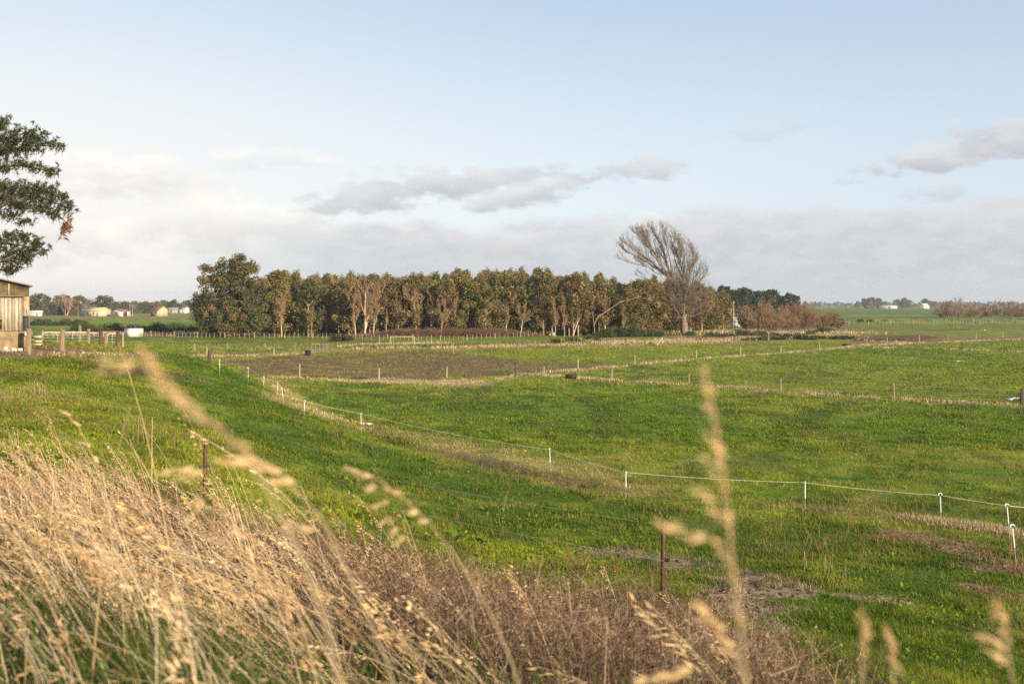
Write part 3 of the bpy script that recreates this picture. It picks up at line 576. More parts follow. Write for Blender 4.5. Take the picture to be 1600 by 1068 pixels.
    limb([pt(1069, 462), pt(1078, 432, 1), pt(1087, 408, 1.5), pt(1092, 392, 1.6)], 0.24, 0.06, 2.4)
    limb([pt(1068, 470), pt(1084, 446, -1.5), pt(1096, 430, -2), pt(1102, 420, -2)], 0.2, 0.05, 2.4)
    limb([pt(1068, 440), pt(1064, 415, -1.4), pt(1060, 390, -1.8), pt(1058, 372, -2)], 0.2, 0.06, 2.6)
    limb([pt(1060, 455), pt(1040, 445, 1.4), pt(1020, 436, 2), pt(1002, 430, 2.2)], 0.16, 0.05, 1.6, 0.22)
    # the twiggy growth round the lower trunk
    for _ in range(190):
        q = pt(rs.uniform(1046, 1092), rs.uniform(440, 495), rs.uniform(-1.5, 1)); a = rs.uniform(0, 6.28)
        grow(segs, q, (math.cos(a) * 0.8, math.sin(a) * 0.8, rs.uniform(0.2, 1)), rs.uniform(2, 4.5), 0.035, 2, dict(prm, max=3, kids=(1, 1, 1.2)), rs)
    def ok(s_):
        if s_[4] == 0: return True
        px_ = 1069 + s_[1][0] / k; top_ = np.interp(px_, [950, 958, 965, 985, 1010, 1040, 1060, 1085, 1104, 1114, 1122], [470, 400, 372, 352, 345, 345, 362, 384, 410, 440, 520]); return 521 - s_[1][2] / k > top_ + rs.uniform(-5, 12)
    segs = [s_ for s_ in segs if ok(s_)]
    return split_bare('bare_tree', 'tree', segs, (0.195, 0.155, 0.12), (0.165, 0.13, 0.10), 0.016, 0.09)
place(lone(), 'tall lone bare tree leaning left with fanned crown, at the right of the wood', (hpx(1069 - 800, 236), 236, float(ground_z(35, 236))))
def dead():
    rs = np.random.default_rng(3); segs = []; k = hpx(1, 226)
    def pt(px, py, y=0.0): return np.array([(px - 929) * k, y, (517 - py) * k])
    for pts, r0, r1 in (([pt(929, 519), pt(929, 505), pt(927, 490), pt(925, 478)], 0.17, 0.07), ([pt(928, 500), pt(934, 486, -.5), pt(950, 476, -1), pt(967, 464, -1.4), pt(982, 460, -1.6), pt(998, 455, -1.8)], 0.13, 0.05),
                        ([pt(967, 464, -1.4), pt(970, 458, -1.5), pt(966, 450, -1.6)], 0.05, 0.02), ([pt(998, 455, -1.8), pt(1008, 458, -2), pt(1020, 460, -2.1), pt(1030, 466, -2)], 0.05, 0.02)):
        for i in range(len(pts) - 1):
            f0, f1 = i / (len(pts) - 1), (i + 1) / (len(pts) - 1); segs.append((pts[i], pts[i + 1], 0.6 * (r0 + (r1 - r0) * f0), 0.6 * (r0 + (r1 - r0) * f1), 0))
            if i > 0 and rs.uniform() < 0.8: grow(segs, pts[i], rs.normal(size=3) + (0, 0, 0.5), 1.8, 0.03, 2, dict(n=4, wig=0.2, taper=0.3, max=3, kids=(1, 1, 1), ang=(0.3, 0.8), lr=(0.4, 0.6), rmin=0.015), rs)
    return split_bare('dead_tree', 'tree', segs, (0.27, 0.21, 0.16), (0.24, 0.18, 0.14), 0.015, 0.04)
place(dead(), 'dead pale tree with one long bough bending right towards the lone bare tree', spot(929, 226))

# red-stemmed willow thickets on the right
def willow(seed, H, Wd, pal, stems=60):
    rs = np.random.default_rng(seed); segs = []
    for _ in range(stems):
        u = rs.uniform(-1, 1); v = rs.uniform(-1, 1) * math.sqrt(max(0, 1 - u * u)); h = H * (1 - 0.5 * (u * u + v * v)) * rs.uniform(0.75, 1.0)
        grow(segs, (u * Wd * 0.5, v * Wd * 0.35, -0.1), (u * Wd * 0.55 / h + rs.normal(0, 0.08), v * Wd * 0.4 / h + rs.normal(0, 0.08), 1), h * 0.78, 0.05, 0, dict(n=6, wig=0.07, trop=(0, 0, 0.06), taper=0.25, max=2, kids=(2.4, 1.8), ang=(0.25, 0.75), lr=(0.22, 0.42), rmin=0.018, bare=0), rs)
    a, b = MB(), MB(); c0 = np.array(pal[0]); roots = np.array([s[0] for s in segs if s[4] == 0 and s[0][2] <= -0.09]); a.segs(np.tile([[0, 0, -0.02]], (len(roots), 1)), roots + (0, 0, 0.12), 0.07, 0.05, 5, np.array(pal[1]))
    branch_mesh(a, [s for s in segs if s[4] == 0], np.array(pal[1]), np.array(pal[0]), 0.022); branch_mesh(b, [s for s in segs if s[4] > 0], c0, c0 * 1.1, 0.017)
    return proto('willow', 'shrub', [('stem', a, BARK), ('crown', b, TWIG)])
RED = ((0.215, 0.125, 0.085), (0.28, 0.2, 0.14)); BRN = ((0.235, 0.155, 0.10), (0.34, 0.25, 0.17))
wl = [willow(40, 7.2, 6.2, BRN, 80), willow(41, 7.0, 6.6, RED, 80), willow(42, 4.4, 4.6, RED, 50), willow(43, 5.2, 9.5, BRN, 90), willow(44, 4.8, 11, RED, 100)]
for k, px, D, sc, lab in ((0, 1188, 262, 1.1, 'tall brown leafless willow thicket right of the lone bare tree'), (1, 1246, 285, 1.08, 'reddish leafless willow thicket at the right end of the tree belt'), (0, 1218, 275, 0.92, 'smaller brown willow between the tall brown and the end thicket'),
                          (2, 1292, 300, 1.25, 'low reddish willow standing apart behind dark gorse bushes'), (3, 1498, 540, 1.9, 'rounded leafless willow clump with arching stems in the right-hand green field'),
                          (4, 1564, 560, 1.9, 'second rounded willow clump, reddish, at the right edge of the field'), (4, 1630, 570, 1.9, 'outermost willow clump cut by the right edge of the photo'), (2, 1017, 232, 0.75, 'low reddish leafless bush below the wood left of the lone bare tree')):
    place(wl[k], lab, spot(px, D), 0.1 * k, sc, 'leafless willow thickets')

# conifers far behind, the ridge right of the wood
pines = []
for i in range(3):
    mt, cb = crown_tree(400 + i, 16, 3.4, 0.25, [(0.04, 0.06, 0.03), (0.055, 0.072, 0.032), (0.065, 0.078, 0.038)], 46, 34, 0.75, 1.3, (0.15, 0.11, 0.09), 0.25, lambda t: 0.9 - 0.6 * t)
    pines.append(proto('conifer', 'tree', [('trunk', mt, BARK), ('crown', cb, LEAF)]))
for i, px in enumerate(np.linspace(1128, 1246, 17)):
    D = 430 + rs.uniform(-15, 15); top = float(np.interp(px, [1120, 1170, 1210, 1246], [446, 449, 453, 463])) + rs.uniform(-3, 5)
    place(pines[i % 3], f'dark conifer in the row behind the willows, {ORD[i]} from its left end', spot(px, D), rs.uniform(0, 6), (hpx(HZ - top, D) + 6.5) / 16, 'dark conifers in a row')
# gorse and scrub
def shrub_proto(seed, w, h, pal, n=26, leaf=60, size=0.22, name='gorse_bush'):
    rs = np.random.default_rng(seed)
    def shape(rs):
        a = rs.uniform(0, 6.28); q = rs.uniform(0, 1) ** 0.5; return (math.cos(a) * q * w, math.sin(a) * q * w * 0.7, h * rs.uniform(0.15, 0.9) * (1 - 0.6 * q * q))
    mb = crown(rs, n, leaf, shape, size, pal, min(w, h) * 0.42)
    st = MB(); 
    for _ in range(9):
        a = rs.uniform(0, 6.28); st.segs([(0, 0, -0.1)], [(math.cos(a) * w * 0.5, math.sin(a) * w * 0.4, h * 0.6)], 0.04, 0.015, 4, np.array((0.12, 0.09, 0.06)))
    return proto(name, 'shrub', [('stem', st, TWIG), ('foliage', mb, LEAF)])
GO = [(0.05, 0.08, 0.024), (0.065, 0.095, 0.027), (0.085, 0.10, 0.033)]
gb = [shrub_proto(500, 1.6, 1.5, GO), shrub_proto(501, 2.2, 1.7, GO, 34), shrub_proto(502, 1.5, 1.2, [(0.10, 0.085, 0.05), (0.08, 0.07, 0.04), (0.05, 0.06, 0.025)], 24, 60, 0.2, 'scrub_bush')]
for k, px, py, sc, lab in (
    (1, 945, 527, 1.0, 'dark gorse bush at the left end of the gorse patch below the wood'), (1, 966, 526, 1.05, 'dark gorse bush second in the patch below the wood'), (1, 988, 526, 1.0, 'dark gorse bush in the middle of the patch below the wood'),
    (0, 1008, 526, 1.0, 'dark gorse bush fourth in the patch below the wood'), (0, 1026, 526, 0.9, 'dark gorse bush at the right end of the patch left of the lone tree'), (0, 925, 533, 0.8, 'low gorse bush sagging off the left of the gorse patch'),
    (1, 1284, 521, 0.75, 'round dark green bush alone in rough buff grass'), (0, 1266, 522, 0.6, 'small dark bush left of the round one in buff grass'),
    (1, 1278, 504, 0.95, 'dark gorse bush below the low reddish willow'), (0, 1300, 503, 1.1, 'dark gorse bush right of the low reddish willow'), (1, 1313, 503, 0.7, 'brownish gorse bush at the end of the picket fence'),
    (2, 1345, 503, 1.0, 'low dark scrub mound beside the right-hand picket fence'), (2, 1360, 503, 0.9, 'second low scrub mound beside the right-hand picket fence'),
    (1, 1128, 505, 1.9, 'large dark bush at the right foot of the lone tree'), (0, 1146, 505, 1.6, 'dark bush below the white house among the willows'), (0, 1108, 508, 1.3, 'dark undergrowth bush right behind the lone tree trunk'),
    (2, 1140, 529, 1.0, 'grey-brown scrub clump in rough grass right of the lone tree'), (2, 1165, 527, 1.1, 'wider grey-brown scrub clump in the rough grass'), (0, 1188, 527, 0.9, 'dark green scrub clump in the rough grass'), (2, 1212, 528, 0.9, 'brown scrub clump beside a pale post'), (2, 1110, 528, 0.8, 'brown scrub clump at the foot of the bank'),
    (2, 530, 533, 1.1, 'dark heap of cut brush beside the picket fence'), (2, 541, 531, 0.8, 'smaller heap of cut brush beside the picket fence'), (0, 588, 518, 1.5, 'round olive bush at the wood edge'), (0, 500, 521, 1.3, 'olive understory bush at the wood edge left of the cut brush'), (2, 640, 520, 1.4, 'brown understory bush at the left end of the bramble'), (0, 607, 520, 1.1, 'small olive understory bush right of the round olive one'), (0, 700, 516, 1.5, 'olive understory bush behind the middle of the bramble'), (2, 745, 515, 1.5, 'brown understory bush behind the bramble'), (0, 780, 515, 1.2, 'olive understory bush behind the right half of the bramble'), (0, 455, 522, 1.4, 'dark understory bush beside the bare pinkish tree'), (2, 825, 517, 1.3, 'brown understory bush left of the white box'),
    (2, 870, 536, 0.7, 'grey dead shrub on the rough bank'), (2, 895, 535, 0.8, 'wide grey dead shrub on the rough bank')):
    place(gb[k], lab, at(px, py), rs.uniform(-0.5, 0.5), sc, 'gorse and scrub bushes')
for i in range(18):
    px = 1075 + i * 14.5 + rs.uniform(-5, 5); py = 524 + rs.uniform(-9, 8)
    place(gb[2 if i % 3 else 0], f'ragged scrub clump in the buff rough grass below the willows, {ORD[i]} from the left', at(px, py), rs.uniform(0, 6), (rs.uniform(0.7, 1.5), rs.uniform(0.6, 1.1), rs.uniform(0.45, 0.85)), 'scrub clumps below the willows')
for i in range(16):
    px = 125 + i * 12 + rs.uniform(-4, 4); py = 519 + rs.uniform(-3, 3)
    place(gb[i % 3], f'low dark scrub bush in the band beyond the yard, {ORD[i]} from the left', at(px, py), rs.uniform(0, 6), rs.uniform(0.9, 1.3), 'scrub band beyond the yard')
for i, px in enumerate((53, 60, 68, 76, 92, 106, 112, 120, 128)):
    place(gb[i % 2], f'low dark hedge bush along the far green field, {ORD[i]} from the shed', at(px, 508), rs.uniform(0, 6), rs.uniform(0.8, 1.1), 'hedge bushes along the far green field')
# brambles at the foot of the wood: one tangled mass
def bramble():
    mb = MB(); rs = np.random.default_rng(8); n = 9000
    px = rs.uniform(540, 850, n); D = rs.uniform(222, 232, n) + np.where(px > 780, 3, 0); X = (px - 800) * D / F
    h = (0.5 + 1.5 * fbm(X / 3, D / 3, 5)) * sstep(px, 540, 640) * sstep(px, 850, 780) * rs.uniform(0.1, 1, n)
    cols = np.array([(0.15, 0.085, 0.06), (0.20, 0.12, 0.08), (0.11, 0.07, 0.045), (0.26, 0.17, 0.11)])[rs.integers(0, 4, n)]
    c0 = np.stack([X, D, ground_z(X, D) + h], 1); d = rs.normal(size=(n, 3)) * (0.45, 0.45, 0.3)
    mb.segs(c0 - d, c0 + d, 0.025, 0.012, 3, cols)
    leaves(mb, c0[:4000] + rs.normal(0, 0.2, (4000, 3)), 0.16, cols[:4000] * 1.1, rs)
    return mb
tag(bramble().obj('bramble', TWIG), 'tangled brown bramble and dead canes along the foot of the wood', 'undergrowth', None, 'stuff')

# ------------------------------------------------------------------ far left farm and far right horizon trees
far_tree = []
for i, (pal, w, prof) in enumerate((([(0.12, 0.12, 0.05), (0.15, 0.13, 0.055), (0.10, 0.105, 0.045)], 5.6, lambda t: math.sqrt(max(0.02, 1 - t * t)) if t > 0.3 else 0.85), ([(0.24, 0.18, 0.075), (0.20, 0.16, 0.065), (0.15, 0.13, 0.055)], 5.6, lambda t: math.sqrt(max(0.02, 1 - t * t)) if t > 0.3 else 0.85),
                                    ([(0.085, 0.10, 0.05), (0.10, 0.11, 0.055)], 4.2, lambda t: 0.35 if t < 0.3 else math.sqrt(max(0.02, 1 - (2 * t - 1.1) ** 2))))):
    mt, cb = crown_tree(600 + i, 11, w, 0.06, pal, 80, 40, 0.6, 1.3, (0.2, 0.15, 0.11), 0.25, prof)
    far_tree.append(proto('farm_tree', 'tree', [('trunk', mt, BARK), ('crown', cb, LEAF)]))
seg = bare_tree(620, 11, 0.4, 0.2, PALE, PALE, 2, (2.4, 2.2), 4, 0.05, (0.2, 0.6), (0.3, 0.55), (0, 0, 0.15), 6, 0.08)
farbare = split_bare('bare_farm_tree', 'tree', seg, (0.36, 0.26, 0.19), (0.30, 0.21, 0.15), 0.05, 0.09)
seg = bare_tree(621, 13, 0.1, 0.2, PALE, PALE, 2, (2.6, 2.0), 1, 0.06, (0.15, 0.4), (0.2, 0.4), (0, 0, 0.25), 8, 0.04)
poplar = split_bare('poplar', 'tree', seg, (0.30, 0.22, 0.17), (0.26, 0.19, 0.15), 0.06, 0.1)
for k, px, D, ptop, lab in ((0, 62, 610, 458, 'round dark tree just right of the shed, far across the fields'), (0, 45, 640, 462, 'tree half hidden behind the shed corner'), (1, 98, 640, 460, 'left one of the paired golden-green farm trees'), (1, 122, 630, 461, 'right one of the paired golden-green farm trees'),
                            (0, 80, 650, 474, 'low dark tree between the round tree and the pair'), (2, 164, 680, 462, 'dome-topped tree standing clear behind the cream farmhouse'), (1, 152, 690, 470, 'low golden tree behind the cream farmhouse')):
    z_ = (hpx(HZ - ptop, D) + 6.5) / 11; place(far_tree[k], lab, spot(px, D), rs.uniform(0, 6), (z_ * 1.45, z_ * 1.45, z_), 'trees round the far farmhouses')
place(farbare, 'pale bare tree in front of the paired golden-green farm trees', spot(104, 600), 0, (hpx(HZ - 462, 600) + 6.5) / 11)
for i, px in enumerate(np.linspace(182, 312, 15)):
    D = 780 + rs.uniform(-30, 30)
    place(far_tree[(0, 2, 0, 1)[i % 4]], f'hazy grey-green tree in the distant left treeline, {ORD[i]} from the farmhouse', spot(px + rs.uniform(-3, 3), D), rs.uniform(0, 6), (hpx(HZ - (469 + rs.uniform(-2, 4)), D) + 6.5) / 11, 'trees in the distant left treeline')
for i, px in enumerate(np.linspace(176, 306, 24)):
    D = 860 + rs.uniform(-20, 20)
    place(poplar, f'thin bare poplar above the distant left treeline, {ORD[i]} from the left', spot(px + rs.uniform(-3, 3), D), rs.uniform(0, 6), (hpx(HZ - (467 + rs.uniform(-2, 3)), D) + 6.5) / 12, 'bare poplars above the distant left treeline')
hz_ = [(1352, 1500, 466, 2), (1362, 1480, 463.5, 0), (1373, 1500, 465.5, 2), (1402, 1550, 467, 0), (1412, 1520, 465, 2), (1420, 1540, 468, 0), (1445, 1560, 466.5, 2), (1452, 1600, 469, 0), (1460, 1600, 470, 0), (1384, 1600, 470, 1), (1340, 1650, 470, 0)]
for i, (px, D, ptop, k) in enumerate(hz_):
    place(far_tree[k], f'blue-grey tree on the right horizon, {ORD[i]} in the scattered clumps', spot(px, D), rs.uniform(0, 6), (hpx(HZ - ptop, D) + 6.5) / 11 * (1.25, 1.25, 1), 'trees on the right horizon') if False else place(far_tree[k], f'blue-grey tree in the clumps on the right horizon at distance, tree {ORD[i]} of them', spot(px, D), rs.uniform(0, 6), (hpx(HZ - ptop, D) + 6.5) / 11, 'trees on the right horizon')
def far_wood():
    mb = MB(); rs = np.random.default_rng(4); n = 5000
    az_ = rs.uniform(-0.75, 0.75, n); D = rs.uniform(2300, 2700, n); X = D * az_
    h = (4 + 9 * fbm(X / 60, X * 0 + 3, 6, 4)) * rs.uniform(0, 1, n)
    leaves(mb, np.stack([X, D, h], 1), 7.0, np.array((0.06, 0.07, 0.045)) * rs.uniform(0.7, 1.3, (n, 1)), rs, 0, 0.7); return mb
tag(far_wood().obj('far_woods', LEAF), 'low hazy belt of woods along the horizon', 'treeline', None, 'stuff')

def house(name, label, px, D, w, dpt, hw, hr, rot, wall, roof, openings=(), lean=None, group=None):
    """gabled building; ridge along local x; openings: (side, x, z, w, h, name)"""
    p = spot(px, D); o = thing(name, label, 'building', p, rot, group)
    mb = MB(); mb.box(0, 0, hw / 2 - 0.1, w, dpt, hw + 0.2, wall)
    for s in (-1, 1): mb.add([(s * w / 2, -dpt / 2, hw), (s * w / 2, dpt / 2, hw), (s * w / 2, 0, hw + hr)], [[0, 1, 2]], wall)
    mb.obj('wall', PAINT, o)
    rb = MB(); e = 0.35; t = 0.14
    for s in (-1, 1):
        y0 = s * (dpt / 2 + e); z0 = hw - e * hr / (dpt / 2) + 0.03
        a = [(-w / 2 - e, y0, z0), (w / 2 + e, y0, z0), (w / 2 + e, 0, hw + hr + 0.03), (-w / 2 - e, 0, hw + hr + 0.03)]
        b = [(x, y, z + t) for x, y, z in a]
        rb.add(a + b, [[0, 1, 2, 3], [4, 5, 6, 7], [0, 1, 5, 4], [1, 2, 6, 5], [3, 0, 4, 7]], roof)
    rb.obj('roof', PAINT, o)
    for side, x, z, ww, hh, nm in openings:
        m = MB(); c_ = np.array((0.03, 0.035, 0.045)) if nm != 'door' else np.array((0.35, 0.3, 0.24))
        if side == 'f': m.box(x, -dpt / 2 - 0.03, z, ww, 0.1, hh, c_)
        else: m.box((1 if side == 'r' else -1) * (w / 2 + 0.03), x, z, 0.1, ww, hh, c_)
        m.obj(nm, PLASTIC if nm == 'window' else PAINT, o)
    if lean:
        m = MB(); lx, lw, lh, lc = lean; m.box(lx, -0.2, lh / 2, lw, dpt * 0.8, lh, lc); m.obj('annex', PAINT, o)
        m = MB(); m.box(lx, -0.2, lh + 0.08, lw + 0.4, dpt * 0.8 + 0.4, 0.12, roof); m.obj('annex_roof', PAINT, o)
    return o
CREAM = np.array((0.52, 0.43, 0.29)); WHITE = np.array((0.60, 0.585, 0.56)); WING_SHADE = np.array((0.16, 0.21, 0.26)); REDR = np.array((0.24, 0.095, 0.08))  # the farmhouse wing's blue-grey has shade painted into the wall colour
house('farmhouse', 'cream farmhouse with pale hipped roof and wing painted blue-grey for shade, beside the golden trees', 152, 580, 10.5, 8, 2.9, 1.5, R(-22), CREAM, CREAM * (0.95, 0.85, 0.8), (('f', -2.6, 1.6, 0.9, 1.2, 'window'), ('f', 1.2, 1.6, 0.8, 1.0, 'window'), ('f', 3.8, 1.1, 1.0, 2.0, 'door')), (-6.6, 3.4, 3.2, WING_SHADE))
house('garage', 'white garage with dark open bay and reddish roof, right of the cream farmhouse', 190, 575, 5.2, 7, 2.6, 1.1, R(62), WHITE, REDR, (('f', -1, 1.2, 2.5, 2.2, 'bay_opening'), ('l', 0, 1.2, 2.4, 2.1, 'door')))
house('barn', 'small barn with red roof and cream gable end, right of the white garage', 249, 578, 7, 5.2, 3.4, 1.7, R(-38), CREAM * 0.9, REDR, (('f', -2.4, 1.2, 1.6, 2.2, 'bay_opening'), ('f', 1.0, 2.0, 1.0, 1.0, 'window'), ('r', 0, 1.1, 1.2, 2.2, 'door')))
house('shed', 'low white shed just right of the weathered shed corner', 56, 585, 6, 4, 1.9, 0.8, 0.2, WHITE, WHITE * 0.9, (('f', 1, 0.9, 1.0, 1.6, 'door'),))
house('cottage', 'tiny pale cottage right of the red-roofed barn in the distance', 286, 760, 7, 6, 2.5, 1.6, -0.3, WHITE, WHITE * 0.6, (('f', -1, 1.4, 1, 1, 'window'), ('f', 2, 1, 0.9, 2, 'door')))
house('cottage', 'tiny grey-roofed cottage next to the red-roofed barn', 270, 740, 6, 5, 2.4, 1.4, 0.3, CREAM * 0.7, np.array((0.2, 0.2, 0.22)), (('f', -1, 1.4, 1, 1, 'window'), ('f', 1.6, 1, 0.9, 2, 'door')))
house('farmhouse', 'white house glimpsed between the lone bare tree and the willows', 1151, 300, 2.2, 2.4, 2.0, 0.8, 0.4, WHITE, WHITE * 0.55, (('f', 0, 1.6, 0.8, 0.9, 'window'),))
house('farmhouse', 'small white gabled house on the right horizon', 1444, 1400, 9, 8, 3.4, 3.0, 0.5, WHITE, WHITE * 0.8, (('f', 0, 1.6, 1.5, 1.5, 'window'),))
house('farmhouse', 'long low white building on the right horizon among blue-grey trees', 1388, 1420, 20, 8, 3.0, 1.2, 0.0, WHITE * 0.8, WHITE * 0.6, (('f', 0, 1.6, 3, 1.5, 'window'),))
# pale pole by the white house
o = thing('utility_pole', 'pale pole rising beside the white house right of the lone tree', 'pole', spot(1146, 285)); mb = MB(); mb.segs([(0, 0, -0.2)], [(0.05, 0, 7.2)], 0.10, 0.07, 7, np.array((0.45, 0.39, 0.32))); mb.obj('pole', WOOD, o); mb = MB(); mb.box(0, 0, 6.8, 0.9, 0.1, 0.12, np.array((0.4, 0.33, 0.26))); mb.obj('crossarm', WOOD, o)
for px, D, lab in ((203, 570, 'left one of two thin poles beside the white garage'), (207, 572, 'right one of two thin poles beside the white garage')):
    o = thing('utility_pole', lab, 'pole', spot(px, D)); mb = MB(); mb.segs([(0, 0, -0.2)], [(0, 0, 6)], 0.12, 0.08, 6, np.array((0.45, 0.4, 0.35))); mb.obj('pole', WOOD, o); mb = MB(); mb.box(0, 0, 5.7, 0.9, 0.1, 0.1, np.array((0.4, 0.35, 0.3))); mb.obj('crossarm', WOOD, o)

# ------------------------------------------------------------------ weathered shed at the left edge
def shed():
    D = 62; k = hpx(1, D); x1 = (47 - 800) * k; g = 3.9; Z = lambda py: HC - (py - HZ) * k
    o = thing('farm_shed', 'weathered farm shed with board door on stained concrete base at left edge', 'shed', (x1, D, g), R(25))
    ox, oy, oz = x1, D, g
    def B(name, x0, x1_, y0, y1, z0, z1, col, mat, par=o):
        m = MB(); m.box((x0 + x1_) / 2 - ox, (y0 + y1) / 2 - oy, (z0 + z1) / 2 - oz, x1_ - x0, y1 - y0, z1 - z0, col); return m.obj(name, mat, par)
    X = lambda px: (px - 800) * k
    xl = x1 - 8.0; zb, zp, ze = g - 0.5, Z(517), Z(463)
    B('plinth', xl, X(45.5), D, D + 11, zb, zp, np.array((0.235, 0.18, 0.105)), CONC)
    B('wall', xl, X(37), D + 0.12, D + 10.9, zp, ze, np.array((0.3, 0.25, 0.18)), CONC)
    B('pillar', X(37), X(46), D - 0.02, D + 11, zp, ze + 0.002, np.array((0.36, 0.27, 0.17)), CONC)
    # gable above the beam
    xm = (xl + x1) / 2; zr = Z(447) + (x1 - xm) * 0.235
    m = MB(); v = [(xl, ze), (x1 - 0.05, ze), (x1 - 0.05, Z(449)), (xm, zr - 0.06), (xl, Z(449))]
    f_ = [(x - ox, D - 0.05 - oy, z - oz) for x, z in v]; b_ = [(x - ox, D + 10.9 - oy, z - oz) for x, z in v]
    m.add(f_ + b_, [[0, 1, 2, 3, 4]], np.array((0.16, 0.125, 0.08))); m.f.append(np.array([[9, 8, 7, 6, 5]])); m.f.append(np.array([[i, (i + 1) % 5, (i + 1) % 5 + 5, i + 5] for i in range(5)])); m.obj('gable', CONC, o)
    m = MB()
    for s, (xa, xb) in ((1, (xm, x1 + 0.12)), (-1, (xm, xl - 0.12))):
        zz = Z(447) - 0.12 * 0.235
        a = [(xa, D - 0.3, zr), (xb, D - 0.3, zz), (xb, D + 11.2, zz), (xa, D + 11.2, zr)]; a = [(x - ox, y - oy, z - oz) for x, y, z in a]
        b = [(x, y, z + 0.07) for x, y, z in a]; m.add(a + b, [[0, 1, 2, 3], [4, 5, 6, 7], [0, 1, 5, 4], [1, 2, 6, 5], [2, 3, 7, 6], [3, 0, 4, 7]], np.array((0.34, 0.27, 0.19)))
    m.obj('roof', METAL, o)
    B('beam', xl, X(38), D - 0.16, D - 0.055, ze - 0.02, Z(461.5), np.array((0.20, 0.14, 0.09)), WOOD)
    B('vertical_batten', X(15.5), X(17.5), D - 0.11, D - 0.054, Z(461.5), Z(443.5), np.array((0.42, 0.34, 0.22)), WOOD)
    d = MB(); x = xl; r_ = np.random.default_rng(2)
    while x < X(36.3):
        w_ = min(r_.uniform(0.13, 0.2), X(36.5) - x); d.box(x + w_ / 2 - ox, D - 0.02 - oy - r_.uniform(0, 0.012), (Z(517) + Z(465)) / 2 - oz, w_ - 0.012, 0.05, Z(465) - Z(517) - r_.uniform(0, 0.05), np.array((0.44, 0.385, 0.30)) * r_.uniform(0.6, 1.15)); x += w_
    dob = d.obj('door', WOOD, o)
    m = MB(); m.box(X(5) - ox, D - 0.07 - oy, Z(506) - oz, 0.12, 0.03, 0.5, np.array((0.03, 0.03, 0.03))); m.obj('hole', PLASTIC, dob)
    m = MB(); 
    for i in range(11): m.box(X(41) - ox, D - 0.06 - oy, Z(515) + (Z(493) - Z(515)) * (i + 0.5) / 11 - oz, 0.28, 0.07, 0.055, np.array((0.06, 0.065, 0.075)))
    m.box(X(41) - ox, D - 0.035 - oy, (Z(515) + Z(493)) / 2 - oz, 0.30, 0.02, Z(493) - Z(515), np.array((0.02, 0.02, 0.025))); m.obj('louvre', PLASTIC, o)
    m = MB(); m.segs([(X(41.2) - ox, D - 0.16 - oy, Z(521) - oz)], [(X(41.2) - ox, D - 0.01 - oy, Z(521) - oz)], 0.11, 0.11, 12, np.array((0.75, 0.7, 0.6))); m.obj('float_disc', PLASTIC, o)
    m = MB(); m.path([(X(43.5) - ox, D - 0.06 - oy, Z(z) - oz) for z in (481, 485, 488, 492)], np.array([0.03, 0.06, 0.05, 0.03]), 6, np.array((0.75, 0.66, 0.5))); m.obj('bracket', PLASTIC, o)
shed()
# pale rubble by the shed
def rubble(label, loc, r, col, n=16, seed=0):
    rs = np.random.default_rng(seed); o = MB(); o.segs([(0, 0, -0.1)], [(0, 0, 0.14)], r * 1.1, r * 0.35, 9, np.array(col) * 0.8)
    for _ in range(n):
        a = rs.uniform(0, 6.28); q = rs.uniform(0, 1) ** 0.5 * r; s = rs.uniform(0.12, 0.3)
        o.box(math.cos(a) * q, math.sin(a) * q, s * 0.3 + 0.12 * (1 - q / r), s, s * rs.uniform(0.6, 1), s * 0.6, np.array(col) * rs.uniform(0.8, 1.1), rs.uniform(0, 3))
    return tag(o.obj('rubble_pile', CONC, None, loc), label, 'rubble')
rubble('pale heap of broken rubble at the foot of the weathered shed', spot(8, 60.5), 0.8, (0.6, 0.52, 0.45))

# ------------------------------------------------------------------ posts, gates, fences
GREYW = np.array((0.23, 0.18, 0.12)); PALEW = np.array((0.33, 0.265, 0.18)); DARKW = np.array((0.10, 0.07, 0.05))
def post_mesh(h, r, col, sides=8, seed=0):
    rs = np.random.default_rng(seed); m = MB(); pts = [(0, 0, -0.25), (rs.normal(0, 0.01), 0, h * 0.5), (rs.normal(0, 0.015), rs.normal(0, 0.01), h * 0.97), (rs.normal(0, 0.015), 0, h)]
    m.path(np.array(pts), np.array([r * 1.05, r, r * 0.96, r * 0.75]), sides, col); m.f.append(np.array([[m.n - 1 - i for i in range(sides)]])); return m.mesh('post', WOOD)
pm = {n: [post_mesh(1.0, 1.0 * r, c, 8, s) for s in range(3)] for n, r, c in (('grey', 0.075, GREYW), ('pale', 0.065, PALEW), ('dark', 0.075, DARKW), ('batten', 0.045, PALEW * 0.9))}
fence_n = [0]
